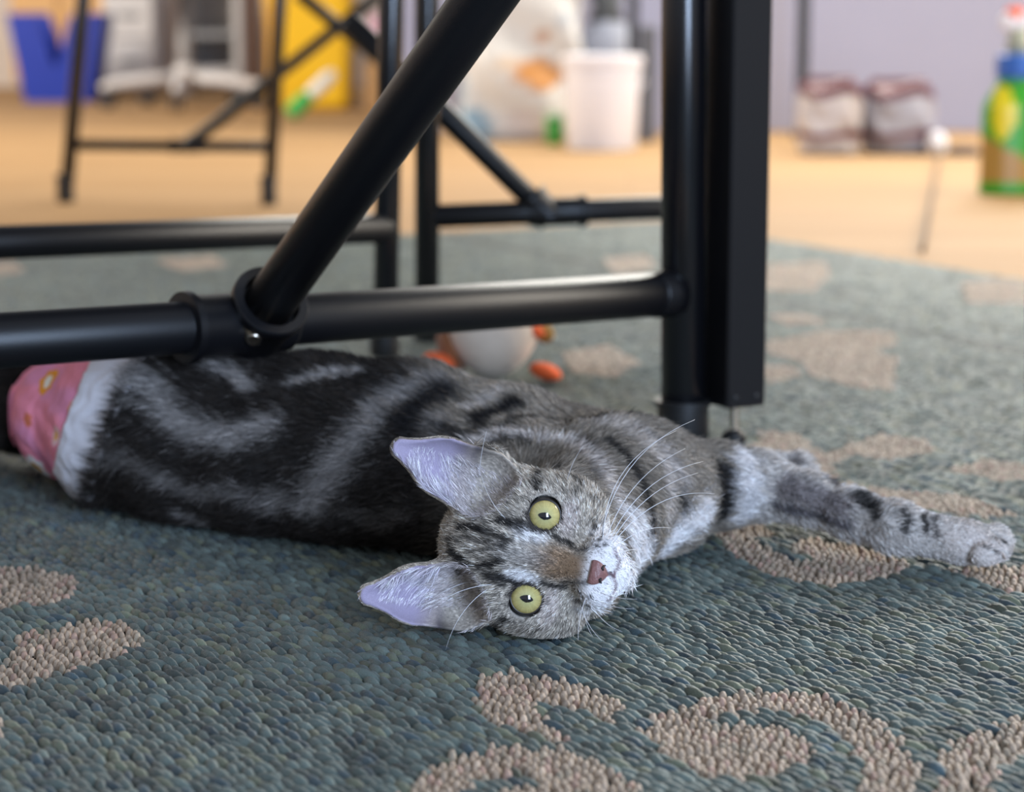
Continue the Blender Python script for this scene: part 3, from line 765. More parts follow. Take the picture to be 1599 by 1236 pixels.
# direction the coat lies in
anc = [(W(150, 1.6, .05), (-1, .1, -.1)), (W(400, 1.55, .06), (-1, .05, -.25)), (W(650, 1.5, .06), (-1, -.1, -.3)), (W(850, 1.5, .08), (-.8, .1, .5)), (W(950, 1.47, .07), (-.3, .2, .9)), (W(1040, 1.45, .06), (.8, 0, .3)), (W(1050, 1.43, .03), (.8, -.3, -.5)), (W(980, 1.40, .03), (.9, -.2, -.4)),
       (elb, (1, -.1, -.3)), (wr1, (1, -.3, -.3)), (wr2, (1, -.3, -.2)), (pw, (1, -.2, -.2))]
fl_ = np.zeros((NH, 3)); 
for a_, d_ in anc:
    ww = np.exp(-((P - a_) ** 2).sum(1) / (2 * .045 ** 2)) + 1e-9; fl_ += ww[:, None] * unit(d_)
hd = (lp - np.array([0, -34, 26])); hd[:, 2] *= .6; hd[:, 1] += 4; hd = hd @ HM; hd /= np.linalg.norm(hd, axis=1)[:, None] + 1e-9
fl_ /= np.linalg.norm(fl_, axis=1)[:, None] + 1e-9
fl_ = fl_ * (1 - hmv[:, None]) + hd * hmv[:, None]
sgn = np.sign(lp[:, 0])[:, None]
latp = ((np.abs(lp[:, 0]) - 33 - (lp[:, 1] - 36) * .19) / (20 - .28 * (lp[:, 1] - 36)).clip(4, 20)).clip(-1, 1); tuft = (lp[:, 1] < 50)[:, None]
earfl = np.where(tuft, HU * .8 + HL * sgn * .5, HU * .40 + HL * sgn * .9)
fl_ = np.where(inv_[:, None] > .01, earfl, np.where((emv > .5)[:, None], HU, fl_))
cl = np.stack([NZ(P, 330), NZ(P + .31, 290), NZ(P + .77, 310)], 1)
fl_ = fl_ + .45 * cl * (1 - .6 * hmv[:, None]) + (.22 - .10 * hmv[:, None]) * rng.standard_normal((NH, 3))
tg = fl_ - N * (fl_ * N).sum(1)[:, None]; tg /= np.linalg.norm(tg, axis=1)[:, None] + 1e-9
nd = np.sqrt(lp[:, 0] ** 2 + (lp[:, 1] + 36) ** 2 + (lp[:, 2] - 22) ** 2); ed = np.minimum(np.linalg.norm(P - EYES[0], axis=1), np.linalg.norm(P - EYES[1], axis=1)) * 1000
lift = np.where(hmv > .5, .30, .42) + .12 * rng.standard_normal(NH); lift = np.where(inv_ > .01, .14 + .05 * rng.standard_normal(NH), np.where(emv > .5, .12, np.where(nd < 26, .34 + .08 * rng.standard_normal(NH), lift))).clip(.05, .9)
lift = np.where((np.abs(P[:, 0] - (-.291 + .40 * P[:, 2])) < .012) & (P[:, 1] < 1.72), .62, lift)
D = tg * np.cos(lift)[:, None] + N * np.sin(lift)[:, None]
L = np.where(hmv > .5, .0013 + .0038 * smooth01(nd, 10, 70), .0100)
L = np.where((P[:, 0] > -.04) & (hmv < .5), .0072, L)
L = np.where((hmv > .5) & (ed < 17), .0022, L); L = np.where(nd < 22, .0021, L); L = np.where((np.abs(lp[:, 0]) < 8.5) & (lp[:, 1] > -33) & (nd < 22), .0012, L); L = np.where(emv > .5, np.where(inv_ > .01, np.where(tuft[:, 0], .0105, .00085 * (20 - .28 * (lp[:, 1] - 36)).clip(4, 14) * (.80 - latp).clip(.1, 1)), .0014), L)
L = np.where(P[:, 0] > .15, .0058, L); L = np.where(P[:, 0] > .255, .0028, L)
edge_d = P[:, 0] - (-.298 + .40 * P[:, 2]); fr = (edge_d < .014) & (edge_d > -.004) & (P[:, 1] < 1.72)
L = np.where(fr, .019, L)
L *= (1 + .25 * rng.standard_normal(NH)).clip(.4, 1.7)
C = np.where(inv_[:, None] > .01, np.where(tuft, np.array([.46, .41, .41]), np.array([.62, .57, .66])) * np.exp(.35 * rng.standard_normal(NH))[:, None], C)
Wd = np.where(hmv > .5, .00034, .00052) * (1 + .2 * rng.standard_normal(NH)).clip(.5, 1.6)
ag = np.where(rng.random(NH) < .30, 1.5, 1.1); ag = np.where(C.mean(1) < .05, 1.0, ag)
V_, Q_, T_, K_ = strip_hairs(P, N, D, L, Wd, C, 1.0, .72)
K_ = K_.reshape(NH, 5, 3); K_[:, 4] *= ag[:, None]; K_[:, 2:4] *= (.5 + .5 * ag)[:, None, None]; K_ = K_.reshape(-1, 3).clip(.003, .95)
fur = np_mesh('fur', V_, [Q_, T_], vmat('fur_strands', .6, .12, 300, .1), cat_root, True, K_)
fur['kind'] = 'stuff'

# ---------------------------------------------------------------- eyes, lids, nose, whiskers, claws
def eye_mat(pup):
    m = bpy.data.materials.new('cat_eye'); m.use_nodes = True; nt = m.node_tree; b = nt.nodes['Principled BSDF']
    b.inputs['Roughness'].default_value = .08; b.inputs['Coat Weight'].default_value = 1; b.inputs['Coat Roughness'].default_value = .02
    at = nt.nodes.new('ShaderNodeAttribute'); at.attribute_name = 'Col'
    nz = nt.nodes.new('ShaderNodeTexNoise'); nz.inputs['Scale'].default_value = 900
    tc = nt.nodes.new('ShaderNodeTexCoord'); nt.links.new(tc.outputs['Object'], nz.inputs[0])
    mx = nt.nodes.new('ShaderNodeMix'); mx.data_type = 'RGBA'; mx.blend_type = 'MULTIPLY'; mx.inputs[0].default_value = .25
    nt.links.new(at.outputs['Color'], mx.inputs[6]); nt.links.new(nz.outputs['Fac'], mx.inputs[7]); nt.links.new(mx.outputs[2], b.inputs['Base Color'])
    return m
EM = eye_mat(0)
lidm = mat('dark_eyelid_skin', (.016, .012, .011), .32, 0, .2, 600)
for ei, e in enumerate(EYES):
    s = 1 if ei == 0 else -1
    nr, ns = 64, 96; rad = .0104
    th = np.linspace(0.0005, math.pi * .62, nr); ph = np.linspace(0, 2 * np.pi, ns, endpoint=False)
    TH, PH = np.meshgrid(th, ph, indexing='ij')
    lx = np.sin(TH) * np.cos(PH); ux = np.sin(TH) * np.sin(PH); fx = np.cos(TH)
    bulge = 1 + .05 * np.exp(-(TH / .45) ** 2)
    Vv = e + ((lx * bulge * rad)[..., None] * HL + (ux * bulge * rad)[..., None] * HU + (fx * bulge * rad)[..., None] * HF)
    idx = np.arange(nr * ns).reshape(nr, ns); nx_ = np.roll(idx, -1, 1)
    Fq = np.stack([idx[:-1], idx[1:], nx_[1:], nx_[:-1]], -1).reshape(-1, 4)
    rr = TH / math.asin(.86)
    inn_c = np.array([.50, .50, .25]); mid_c = np.array([.64, .54, .21]); out_c = np.array([.44, .31, .09])
    tt = np.clip(rr, 0, 1)[..., None]
    cc_ = np.where(tt < .6, inn_c + (mid_c - inn_c) * (tt / .6), mid_c + (out_c - mid_c) * ((tt - .6) / .4) ** 2)
    cc_ = cc_ * (1 + .14 * np.sin(PH * 23 + 3 * np.sin(PH * 7)) * np.clip(rr, 0, 1))[..., None]
    pl, pu = .0020, .0040                                # narrow pupil along the crown direction
    xx, yy = (lx * rad), (ux * rad); pm = (np.abs(xx) / pl + (np.abs(yy) / pu) ** 2 * 1.0) < 1
    cc_[pm] = (.004, .006, .010); cc_[rr > 1.0] = (.012, .009, .008)
    eo = np_mesh('eye', Vv.reshape(-1, 3), [Fq], EM, cat_root, True, cc_.reshape(-1, 3).clip(0, 1))
    eo['label'] = 'yellow-green eye with narrow pupil'
    # rim: round, drawn out towards the nose
    ph = np.linspace(0, 2 * np.pi, 72, endpoint=False); can = math.atan2(-.75, -s * .66); pts = []
    R = []
    for a_ in ph:
        dlt = (a_ - can + math.pi) % (2 * math.pi) - math.pi
        rr_ = 8.95 + 3.6 * math.exp(-(dlt / .34) ** 2); ff = 5.3 + .6 * math.exp(-(dlt / .4) ** 2)
        cx_ = H(s * 23.6 + rr_ * math.cos(a_), rr_ * math.sin(a_), ff - .5)
        rad_ = math.cos(a_) * HL + math.sin(a_) * HU
        tt_ = np.linspace(0, 2 * np.pi, 8, endpoint=False)
        R.append(cx_ + .00075 * (np.cos(tt_)[:, None] * rad_ + np.sin(tt_)[:, None] * HF))
    R.append(R[0])
    MB().rings(R, False, False).build('eyelid', lidm, eo)
    # wet inner corner
    MB().ell(H(s * 23.6 + 9.2 * math.cos(can), 9.2 * math.sin(can), 3.4), (.0032, .0046, .0022), A=np.stack([HL, HU, HF])).build('inner_corner', mat('wet_tear_corner', (.02, .03, .05), .06, 0, .1, 100, coat=1), eo)
nosem = mat('brick_pink_nose', (.25, .120, .110), .42, 0, .25, 500, .4)
R = []
for t in np.linspace(0, 1, 9):                              # bridge edge down to the philtrum
    uu = -30.5 - 10.5 * t; hw = 7.8 * (1 - t ** 1.6) ** .8 * (1 - .25 * (1 - t) ** 3) + .5; ff = 24.0 + 3.4 * math.sin(math.pi * min(1, t * .9 + .1)) - 2.2 * t
    aa = np.linspace(0, 2 * np.pi, 20, endpoint=False)
    R.append([H(hw * math.cos(q_), uu, ff + (1.9 if math.sin(q_) > 0 else 4.0) * math.sin(q_) * (.9 - .25 * abs(math.cos(q_)))) for q_ in aa])
no = MB().rings(R).build('nose', nosem, cat_root); no['label'] = 'brick-pink nose leather'
nm = mat('nostril_dark', (.02, .012, .012), .6)
for s in (1, -1):
    MB().path([H(s * 2.2, -37.6, 27.2), H(s * 3.2, -36.8, 27.3), H(s * 4.4, -37.2, 26.0), H(s * 5.0, -38.2, 24.4)], [.0005, .0009, .0008, .0004], 8).build('nostril', nm, no)
wm = mat('white_whisker', (.82, .82, .86), .4, 0, .05, 100); wd_m = mat('dark_whisker', (.03, .025, .025), .4)
def whisker(p0, p1, bow, r=.00022, dz=0.0, m=wm):
    a = hit(*p0)
    if a is None: return
    d0 = PIX(a)[2]; P0 = a; P1 = PD(*p1, d0 + dz)
    midp = PD((p0[0] + p1[0]) / 2 + bow[0], (p0[1] + p1[1]) / 2 + bow[1], d0 + dz * .4 - .006)
    pts = []
    for t in np.linspace(0, 1, 12):
        c1_ = 2 * midp - .5 * (P0 + P1); pts.append((1 - t) ** 2 * P0 + 2 * t * (1 - t) * c1_ + t * t * P1)
    for p in pts: p[2] = max(p[2], .003)
    MB().path(pts, list(np.linspace(r, r * .25, 12)), 6).build('whisker', m, cat_root)
for p0, p1, bw in (((938, 836), (1085, 655), (-22, -22)), ((941, 840), (1056, 672), (-26, -18)), ((948, 838), (1070, 700), (-14, -14)), ((952, 842), (1098, 720), (-12, -20)), ((955, 845), (1090, 738), (-8, -16)), ((957, 848), (1116, 771), (-4, -26)), ((958, 858), (1048, 824), (-2, -12)), ((960, 866), (1010, 858), (0, -4))):
    whisker(p0, p1, bw, dz=.03)
for p0, p1, bw in (((928, 826), (933, 728), (-3, 0)), ((932, 824), (941, 735), (-3, 0)), ((940, 838), (958, 770), (-3, -2))): whisker(p0, p1, bw, .00018, .01, wd_m)
for p0, p1, bw in (((905, 938), (940, 1000), (-4, 4)), ((912, 942), (926, 994), (-4, 2)), ((922, 940), (972, 986), (-4, 6)), ((930, 936), (990, 950), (0, 4)), ((916, 930), (903, 1000), (-4, 0)), ((938, 925), (995, 935), (0, 3))): whisker(p0, p1, bw, .0002, -.02)
for p0, p1, bw in (((763, 918), (696, 1014), (-8, -8)), ((744, 906), (676, 934), (0, -5)), ((770, 912), (672, 948), (0, -8)), ((748, 745), (760, 672), (-2, 0)), ((885, 752), (911, 696), (-3, -2)), ((790, 810), (752, 742), (-5, 3))): whisker(p0, p1, bw, .00018, -.018)
clm = mat('pale_claw', (.35, .28, .24), .3)
for tx, ty, td in ((1567, 852, 1.428), (1560, 866, 1.417)):
    p = PD(tx, ty, td); MB().path([p + np.array([-.002, 0, .002]), p + np.array([.002, -.001, .001]), p + np.array([.004, -.001, -.003])], [.0013, .001, .0003], 8).build('claw', clm, cat_root)

# ================================================================== TOY BEHIND THE CAT
cream = mat('cream_plush', (.62, .50, .40), .9, 0, .1, 120, .4, sheen=.3); orange = mat('orange_felt', (.85, .13, .03), .8, 0, .12, 90)
brown = mat('brown_plush', (.22, .075, .025), .9, 0, .2, 90, .3, sheen=.3); tanf = mat('tan_felt', (.42, .24, .06), .85, 0, .2, 80)
tb = G(776, 592)
TY = thing('plush_bird_toy', (*tb[:2], 0), 'small cream plush bird toy with orange feet behind the cat', 'toy')
td_ = PIX(tb)[2]
bc = PD(770, 556, td_ + .01)
def egg(P):
    P = P.copy(); P[:, 0] *= 1 + .18 * P[:, 2] / .04; return P
MB().ell((bc[0], bc[1], .040), (.043, .038, .040), 32, 20, fn=egg).build('body', cream, TY)
wl = PD(704, 548, td_ + .012); MB().ell(wl, (.013, .020, .026), 20, 14, A=np.array([[.9, 0, .3], [0, 1, 0], [-.3, 0, .9]])).build('wing', brown, TY)
hd_ = PD(800, 500, td_ + .01); MB().ell(hd_, (.024, .023, .022), 24, 16).build('head', cream, TY)
bkp = PD(826, 514, td_ - .004); MB().lathe(bkp + np.array([-.006, 0, .003]), (1, -.1, -.35), [(0, .010), (.008, .0095), (.016, .006), (.022, .0015)], 16).build('beak', orange, TY)
cq = PD(850, 520, td_ + .01); MB().ell(cq, (.010, .006, .009), 14, 10, A=np.array([[.8, 0, -.6], [0, 1, 0], [.6, 0, .8]])).build('tail_feather', tanf, TY)
for x_, y_ in ((686, 564), (852, 590)):
    p = PD(x_, y_, td_ - .01); MB().ell((p[0], p[1], max(.009, p[2])), (.016, .014, .008), 18, 10, A=np.array([[.95, 0, -.3], [0, 1, 0], [.3, 0, .95]])).build('foot', orange, TY)

# ================================================================== THINGS IN THE ROOM BEHIND
def at_floor(x, y): return G(x, y, FZ)
def ppm(y): return PIX(at_floor(800, y))[2] / FPX          # metres per pixel where the floor shows at row y

# blue bin with a dipped front
p = at_floor(100, 157); k = ppm(157)
BL = thing('storage_bin', tuple(p), 'bright blue plastic bin with a dipped front on the floor', 'bin')
blue = mat('blue_plastic', (.002, .026, .33), .42, 0, .08, 10)
def dipped(p, wb, wt, d, h, dip, th=.012):
    m = MB(); xs = np.linspace(-1, 1, 25)
    def wall(y, z_of):
        for sgn_ in (0,):
            R = []
            for x in xs:
                zt = z_of(x); xb, xt = x * wb / 2, x * wt / 2; xq = xb + (xt - xb) * zt / h
                R.append([p + np.array([xb, y - th / 2, 0]), p + np.array([xb, y + th / 2, 0]), p + np.array([xq, y + th / 2, zt]), p + np.array([xq, y - th / 2, zt])])
            m.rings(R)
    wall(-d / 2, dip); wall(d / 2, dip)
    for s in (-1, 1):
        R = [[p + np.array([s * wb / 2 - th / 2, y, 0]), p + np.array([s * wb / 2 + th / 2, y, 0]), p + np.array([s * wt / 2 + th / 2, y, h]), p + np.array([s * wt / 2 - th / 2, y, h])] for y in (-d / 2, d / 2)]
        m.rings(R)
    m.box(p + np.array([0, 0, .002]), wb, d, th, 0, .002)
    return m
hB = 134 * k
dipped(p, 95 * k, 142 * k, .24, hB, lambda x: hB * (1 - .58 * max(0, min(1, 1.25 - abs(x + .02) / .30)))).build('tub', blue, BL, smooth=False)
# wooden cabinet behind the bin
wood = mat('honey_wood', (.62, .36, .14), .5, 0, .15, 14)
p = at_floor(95, 148); k = ppm(148)
CB = thing('wood_cabinet', tuple(p + np.array([0, .2, 0])), 'honey-coloured wooden cabinet behind the blue bin', 'cabinet')
MB().box(p + np.array([0, .2, .05]), 150 * k, .35, .55, 0, .006).build('body', wood, CB, smooth=False)
MB().box(p + np.array([0, .22, 0]), 140 * k, .30, .05, 0, .004).build('plinth', mat('dark_wood', (.12, .06, .03), .5), CB, smooth=False)
for s in (-1, 1): MB().box(p + np.array([s * 36 * k, .02, .07]), 68 * k, .016, .50, 0, .003).build('door', wood, CB, smooth=False)

# white swivel chair with casters
white = mat('white_plastic', (.62, .60, .60), .45, 0, .05, 20); dgrey = mat('charcoal_rubber', (.03, .03, .034), .5, 0, .2, 60); grey = mat('grey_plastic', (.30, .30, .31), .45, 0, .1, 30)
p = at_floor(290, 168); k = ppm(168)
OC = thing('swivel_chair', tuple(p), 'white swivel chair base on black casters beyond the far table', 'chair')
hub = p + np.array([0, 0, .10])
MB().lathe(hub - np.array([0, 0, .02]), (0, 0, 1), [(0, .035), (.05, .04), (.07, .028)], 24).build('hub', white, OC)
MB().lathe(hub, (0, 0, 1), [(0, .024), (.16, .024), (.165, .018), (.32, .018)], 20).build('column', grey, OC)
for i in range(5):
    a_ = math.radians(200 + 72 * i); dr = np.array([math.cos(a_), math.sin(a_), 0]); e_ = p + dr * .27 + np.array([0, 0, .075])
    ar = MB().path([hub + dr * .02, hub + dr * .12 + np.array([0, 0, -.002]), e_ + np.array([0, 0, .004]), e_ + dr * .02 - np.array([0, 0, .006])], [.026, .022, .017, .012], 12).build('arm', white, OC)
    cs = p + dr * .27; ax = np.array([-dr[1], dr[0], 0])
    wl_ = MB()
    for s in (-1, 1): wl_.lathe(cs + ax * s * .012 + np.array([0, 0, .026]) - ax * .007, ax, [(0, .020), (.002, .026), (.012, .026), (.014, .020)], 18)
    wl_.build('caster', dgrey, ar)
MB().box(hub + np.array([0, 0, .29]), .46, .44, .07, 0, .03).build('seat', mat('olive_seat_fabric', (.10, .10, .07), .9, 0, .2, 60), OC, smooth=False)
# white drawer unit beside the chair
p = at_floor(205, 150); k = ppm(150)
DU = thing('drawer_unit', tuple(p), 'white plastic drawer unit between blue bin and swivel chair', 'drawers')
MB().box(p + np.array([0, .15, .03]), 82 * k, .3, .55, 0, .006).build('case', white, DU, smooth=False)
for i in range(3):
    dr_ = MB().box(p + np.array([0, -.006, .045 + i * .175]), 74 * k, .016, .16, 0, .004).build('drawer', white, DU, smooth=False)
    MB().box(p + np.array([0, -.02, .125 + i * .175]), .08, .014, .02, 0, .004).build('handle', grey, dr_, smooth=False)
for sx in (-1, 1): MB().lathe(p + np.array([sx * 30 * k, .03, 0]), (0, 0, 1), [(0, .018), (.035, .02)], 14).build('foot', dgrey, DU)
# grey bench behind the chair
p = at_floor(330, 148); k = ppm(148)
BN = thing('low_shelf', tuple(p), 'pale grey low shelf behind the swivel chair', 'shelf')
for s in (-1, 1): MB().box(p + np.array([s * 42 * k, .15, 0]), .03, .3, .52, 0, .003).build('side', white, BN, smooth=False)
for z_ in (.08, .22, .50): MB().box(p + np.array([0, .15, z_]), 82 * k, .3, .025, 0, .003).build('shelf_board', grey if z_ == .22 else white, BN, smooth=False)
MB().box(p + np.array([0, .29, .02]), 84 * k, .012, .49, 0, .002).build('back_panel', mat('taupe_board', (.32, .29, .27), .6), BN, smooth=False)
# dark wooden stand
p = at_floor(396, 150); k = ppm(150)
MBp = MB().box(p, 22 * k, .05, .6, 0, .004)
MBp.box(p + np.array([0, 0, .595]), 40 * k, .09, .02, 0, .004)
o = MBp.build('wooden_post', mat('dark_brown_wood', (.09, .04, .02), .5), None, smooth=False); tag(o, 'dark brown wooden post left of the yellow bin', 'post')

# yellow bin
p = at_floor(484, 172); k = ppm(172)
YB = thing('tall_bin', tuple(p), 'tall bright yellow plastic bin behind the crossed table braces', 'bin')
yel = mat('yellow_plastic', (.80, .47, .004), .4, 0, .06, 8); yel2 = mat('deep_yellow_plastic', (.62, .30, .004), .4, 0, .06, 8)
MB().box(p + np.array([0, .12, 0]), 122 * k, .24, .50, 0, .02, 1.16).build('body', yel, YB, smooth=False)
MB().box(p + np.array([0, .12, .49]), 152 * k, .31, .03, 0, .01).build('rim', yel2, YB, smooth=False)
MB().box(p + np.array([-57 * k, -.004, .03]), .035, .02, .44, 0, .004).build('rib', yel2, YB, smooth=False)
# green and white brush leaning against it
p = at_floor(455, 186); k = ppm(186)
BR = thing('scrub_brush', tuple(p), 'green and white brush leaning against the yellow bin', 'brush')
a0 = p + np.array([-.006, 0, .014]); a1 = p + np.array([66 * k, .05, 72 * k]); ax = unit(a1 - a0); Lb = np.linalg.norm(a1 - a0)
MB().lathe(a0, ax, [(0, .012), (.01, .026), (Lb * .40, .026), (Lb * .45, .018)], 16).build('head', mat('green_bristle', (.05, .42, .08), .7, 0, .2, 90), BR)
MB().lathe(a0 + ax * Lb * .42, ax, [(0, .017), (Lb * .1, .022), (Lb * .45, .021), (Lb * .58, .012)], 16).build('handle', mat('white_handle', (.75, .74, .66), .4), BR)
# cardboard box with a soft toy on it
p = at_floor(592, 172); k = ppm(172)
BX = thing('cardboard_box', tuple(p), 'small brown cardboard box right of the yellow bin', 'box')
card = mat('cardboard', (.42, .25, .11), .8, 0, .12, 14)
MB().box(p + np.array([0, .10, 0]), 46 * k, .18, .16, 0, .003).build('carton', card, BX, smooth=False)
for s in (-1, 1): MB().box(p + np.array([s * 11.5 * k, .10, .1595]), 22 * k, .18, .004, 0, .001).build('flap', card, BX, smooth=False)
SB = thing('soft_ball_toy', tuple(p + np.array([0, .08, .164])), 'pink orange and green soft toy on the cardboard box', 'toy')
MB().ell(p + np.array([.0, .08, .164 + .05]), (.065, .06, .05), 20, 14).build('green_body', mat('sage_plush', (.30, .40, .20), .9), SB)
MB().ell(p + np.array([.005, .07, .164 + .115]), (.052, .05, .045), 20, 14).build('pink_top', mat('pink_plush', (.62, .40, .52), .9), SB)
MB().ell(p + np.array([-.04, .05, .164 + .08]), (.028, .025, .026), 16, 12).build('orange_patch', mat('peach_plush', (.80, .32, .12), .9), SB)

# slumped pet food bag
p = at_floor(800, 221); k = ppm(221)
BG = thing('pet_food_bag', tuple(p), 'large slumped white pet food bag with brown printed patches', 'bag')
cols = []; R = []
Vb = []
NT, NA = 40, 48
for i in range(NT):
    t = i / (NT - 1)
    wx = (92 * (1 - .10 * t) + 8 * math.sin(t * 5)) * k * (1 if t > .04 else .8); wy = .13 * (1 - .55 * t) * (1 if t > .04 else .8)
    off = (40 * t) * k; zt = .44 * t
    aa = np.linspace(0, 2 * np.pi, NA, endpoint=False)
    sup = lambda v_: np.sign(v_) * np.abs(v_) ** .62
    x = off + wx * sup(np.cos(aa)) * (1 + .05 * np.sin(3 * aa + 7 * t)); y = .05 * t + wy * sup(np.sin(aa)) * (1 + .10 * np.sin(5 * aa + 9 * t)) + .012 * np.sin(14 * t + 4 * np.cos(aa))
    Vb.append(np.stack([p[0] + x, p[1] + .10 + y, np.full(NA, p[2] + zt)], 1))
Vb = np.array(Vb)
idx = np.arange(NT * NA).reshape(NT, NA); nx_ = np.roll(idx, -1, 1)
Fb = np.stack([idx[:-1], nx_[:-1], nx_[1:], idx[1:]], -1).reshape(-1, 4)
VV = Vb.reshape(-1, 3); bx_, by_, _ = PIX(VV)
cc_ = np.tile(np.array([.52, .49, .46]), (len(VV), 1))
wob = 1 + .2 * NZ(VV, 40)
tX = (VV[:, 0] - p[0]) / k; tZ = (VV[:, 2] - p[2]) / k           # garment-style print laid out on the bag in its own units
def print_(x0, z0, rx, rz_, col):
    m = (((tX - x0) / rx) ** 2 + ((tZ - z0) / rz_) ** 2) * wob < 1; cc_[m] = col
print_(44, 104, 34, 26, (.42, .17, .035)); print_(56, 98, 20, 16, (.50, .20, .03)); print_(38, 162, 13, 20, (.36, .17, .08)); print_(-10, 120, 16, 12, (.50, .38, .28)); print_(80, 190, 14, 12, (.35, .36, .38))
print_(-64, 20, 34, 34, (.20, .29, .36)); print_(-40, 72, 22, 16, (.50, .46, .42)); print_(20, 26, 24, 26, (.46, .40, .38)); print_(-84, 80, 14, 30, (.28, .33, .36))
bag = np_mesh('sack', VV, [Fb, idx[0][None, ::-1], idx[-1][None]], vmat('printed_film', .4, .5, 25, .08), BG, True, cc_)
MB().box(p + np.array([40 * k, .15, .438]), 150 * k, .02, .05, 0, .004).build('folded_top', mat('white_film', (.7, .68, .66), .4), BG, smooth=False)
# green tub by the bucket
p = at_floor(866, 226); k = ppm(226)
GT = thing('small_tub', tuple(p), 'small green tub between pet food bag and white bucket', 'tub')
gm = mat('green_plastic', (.02, .26, .03), .4)
MB().lathe(p, (0, 0, 1), [(0, 11 * k), (.004, 12 * k), (40 * k, 14 * k), (42 * k, 13 * k)], 24).build('pot', gm, GT)
MB().lathe(p + np.array([0, 0, 42 * k]), (0, 0, 1), [(0, 15 * k), (6 * k, 15 * k), (8 * k, 13 * k)], 24).build('lid', mat('pale_green_lid', (.35, .48, .34), .5), GT)
# white bucket
p = at_floor(942, 236); k = ppm(236)
BK = thing('bucket', tuple(p + np.array([0, 60 * k, 0])), 'round white plastic bucket with a lid beside the pet food bag', 'bucket')
p = p + np.array([0, 60 * k, 0]); wp = mat('glossy_white_plastic', (.74, .72, .76), .35, 0, .03, 10)
MB().lathe(p, (0, 0, 1), [(0, 52 * k), (.006, 55 * k), (118 * k, 60 * k), (119 * k, 63 * k), (126 * k, 63 * k), (127 * k, 60 * k), (132 * k, 60 * k)], 48).build('pail', wp, BK, auto=40)
MB().lathe(p + np.array([0, 0, 131 * k]), (0, 0, 1), [(0, 63.5 * k), (2 * k, 65 * k), (14 * k, 65 * k), (16 * k, 63 * k), (15 * k, 58 * k), (12 * k, 56 * k)], 48).build('lid', wp, BK, auto=40)
hp = [p + np.array([math.cos(t) * 66 * k, -math.sin(t) * 20 * k - 5 * k, 110 * k - math.sin(t) * 34 * k]) for t in np.linspace(0, math.pi, 20)]
MB().path(hp, .0022, 8).build('handle', wp, BK)
# blue-grey bag behind the bucket
p = at_floor(948, 216); k = ppm(216)
GB = thing('laundry_bag', tuple(p), 'blue-grey soft bag standing behind the white bucket', 'bag')
def sag(P):
    P = P.copy(); P[:, 0] *= 1 + .12 * np.sin(P[:, 2] * 30); return P
MB().ell(p + np.array([0, .10, .17]), (52 * k, .09, .17), 28, 18, fn=sag).build('pouch', mat('bluegrey_cloth', (.33, .35, .42), .85, 0, .2, 20, .4), GB)
MB().lathe(p + np.array([0, .10, .31]), (0, 0, 1), [(0, .05), (.04, .035), (.10, .06)], 20).build('gathered_neck', mat('dark_drawstring', (.10, .11, .12), .8), GB)
# dark metal stand behind the bucket
p = at_floor(1012, 222); k = ppm(222)
ST = thing('metal_stand', tuple(p), 'dark grey upright stand right behind the white bucket', 'stand')
MB().box(p + np.array([0, .04, 0]), 26 * k, .04, .30, 0, .004).build('panel', mat('slate_metal', (.10, .10, .11), .5), ST, smooth=False)
MB().box(p + np.array([-24 * k, .03, 0]), 17 * k, .03, .75, 0, .004).build('upright', dgrey, ST, smooth=False)

# dark door-side post on the right
p = at_floor(1254, 218); k = ppm(218)
DP = thing('metal_upright', tuple(p + np.array([0, .05, 0])), 'thin dark upright against the pale wall above the striped bags', 'upright')
MB().box(p + np.array([0, .05, 0]), 19 * k, .03, .80, 0, .003).build('upright', dgrey, DP, smooth=False)
MB().box(p + np.array([0, .05, 0]), 26 * k, .045, .02, 0, .003).build('base_plate', dgrey, DP, smooth=False)

# two striped bags, one leaning on the other
mar = (.11, .028, .035); whc = (.46, .42, .42); wh2 = (.34, .34, .40)
def pillow_bag(name, x0, x1, yb, hpx, label, palette, depth):
    p = at_floor((x0 + x1) / 2, yb); k = ppm(yb); T = thing(name, tuple(p), label, 'bag', 'striped litter bags by the wall')
    hw = (x1 - x0) / 2 * k; h = hpx * k
    Vb = []; NT, NA = 30, 40; cs = []
    for i in range(NT):
        t = i / (NT - 1); s_ = (1 - abs(2 * t - 1) ** 3.2) ** .5 if 0 < t < 1 else .15
        aa = np.linspace(0, 2 * np.pi, NA, endpoint=False); sup = lambda v_: np.sign(v_) * np.abs(v_) ** .5
        x = hw * (.80 + .20 * s_) * sup(np.cos(aa)); y = depth / 2 * (.70 + .30 * s_) * sup(np.sin(aa)) + .006 * np.sin(9 * x / hw + 12 * t)
        Vb.append(np.stack([p[0] + x, p[1] + depth / 2 + y, np.full(NA, p[2] + h * t) + .010 * np.sin(4 * x / hw) * t], 1))
        for a_ in range(NA):
            q = math.cos(aa[a_]); band = abs(t - .52) / (.27 - .10 * q * q)
            cs.append(palette[0] if (t > .82 or (.22 < t < .34 + .03 * q)) else (palette[1] if band < 1 else palette[2]))
    VV = np.array(Vb).reshape(-1, 3); idx = np.arange(NT * NA).reshape(NT, NA); nx_ = np.roll(idx, -1, 1)
    Fb = np.stack([idx[:-1], nx_[:-1], nx_[1:], idx[1:]], -1).reshape(-1, 4)
    np_mesh('sack', VV, [Fb, idx[0][None, ::-1], idx[-1][None]], vmat('bag_film', .4, .5, 25, .08), T, True, np.array(cs))
    MB().box(p + np.array([0, depth / 2, h - .004]), hw * 1.5, .012, .018, 0, .003).build('sealed_seam', mat('maroon_film', mar, .45), T, smooth=False)
    return T
pillow_bag('litter_bag', 1250, 1350, 243, 112, 'white bag with maroon bands, left one of the pair by the wall', (mar, whc, whc), .16)
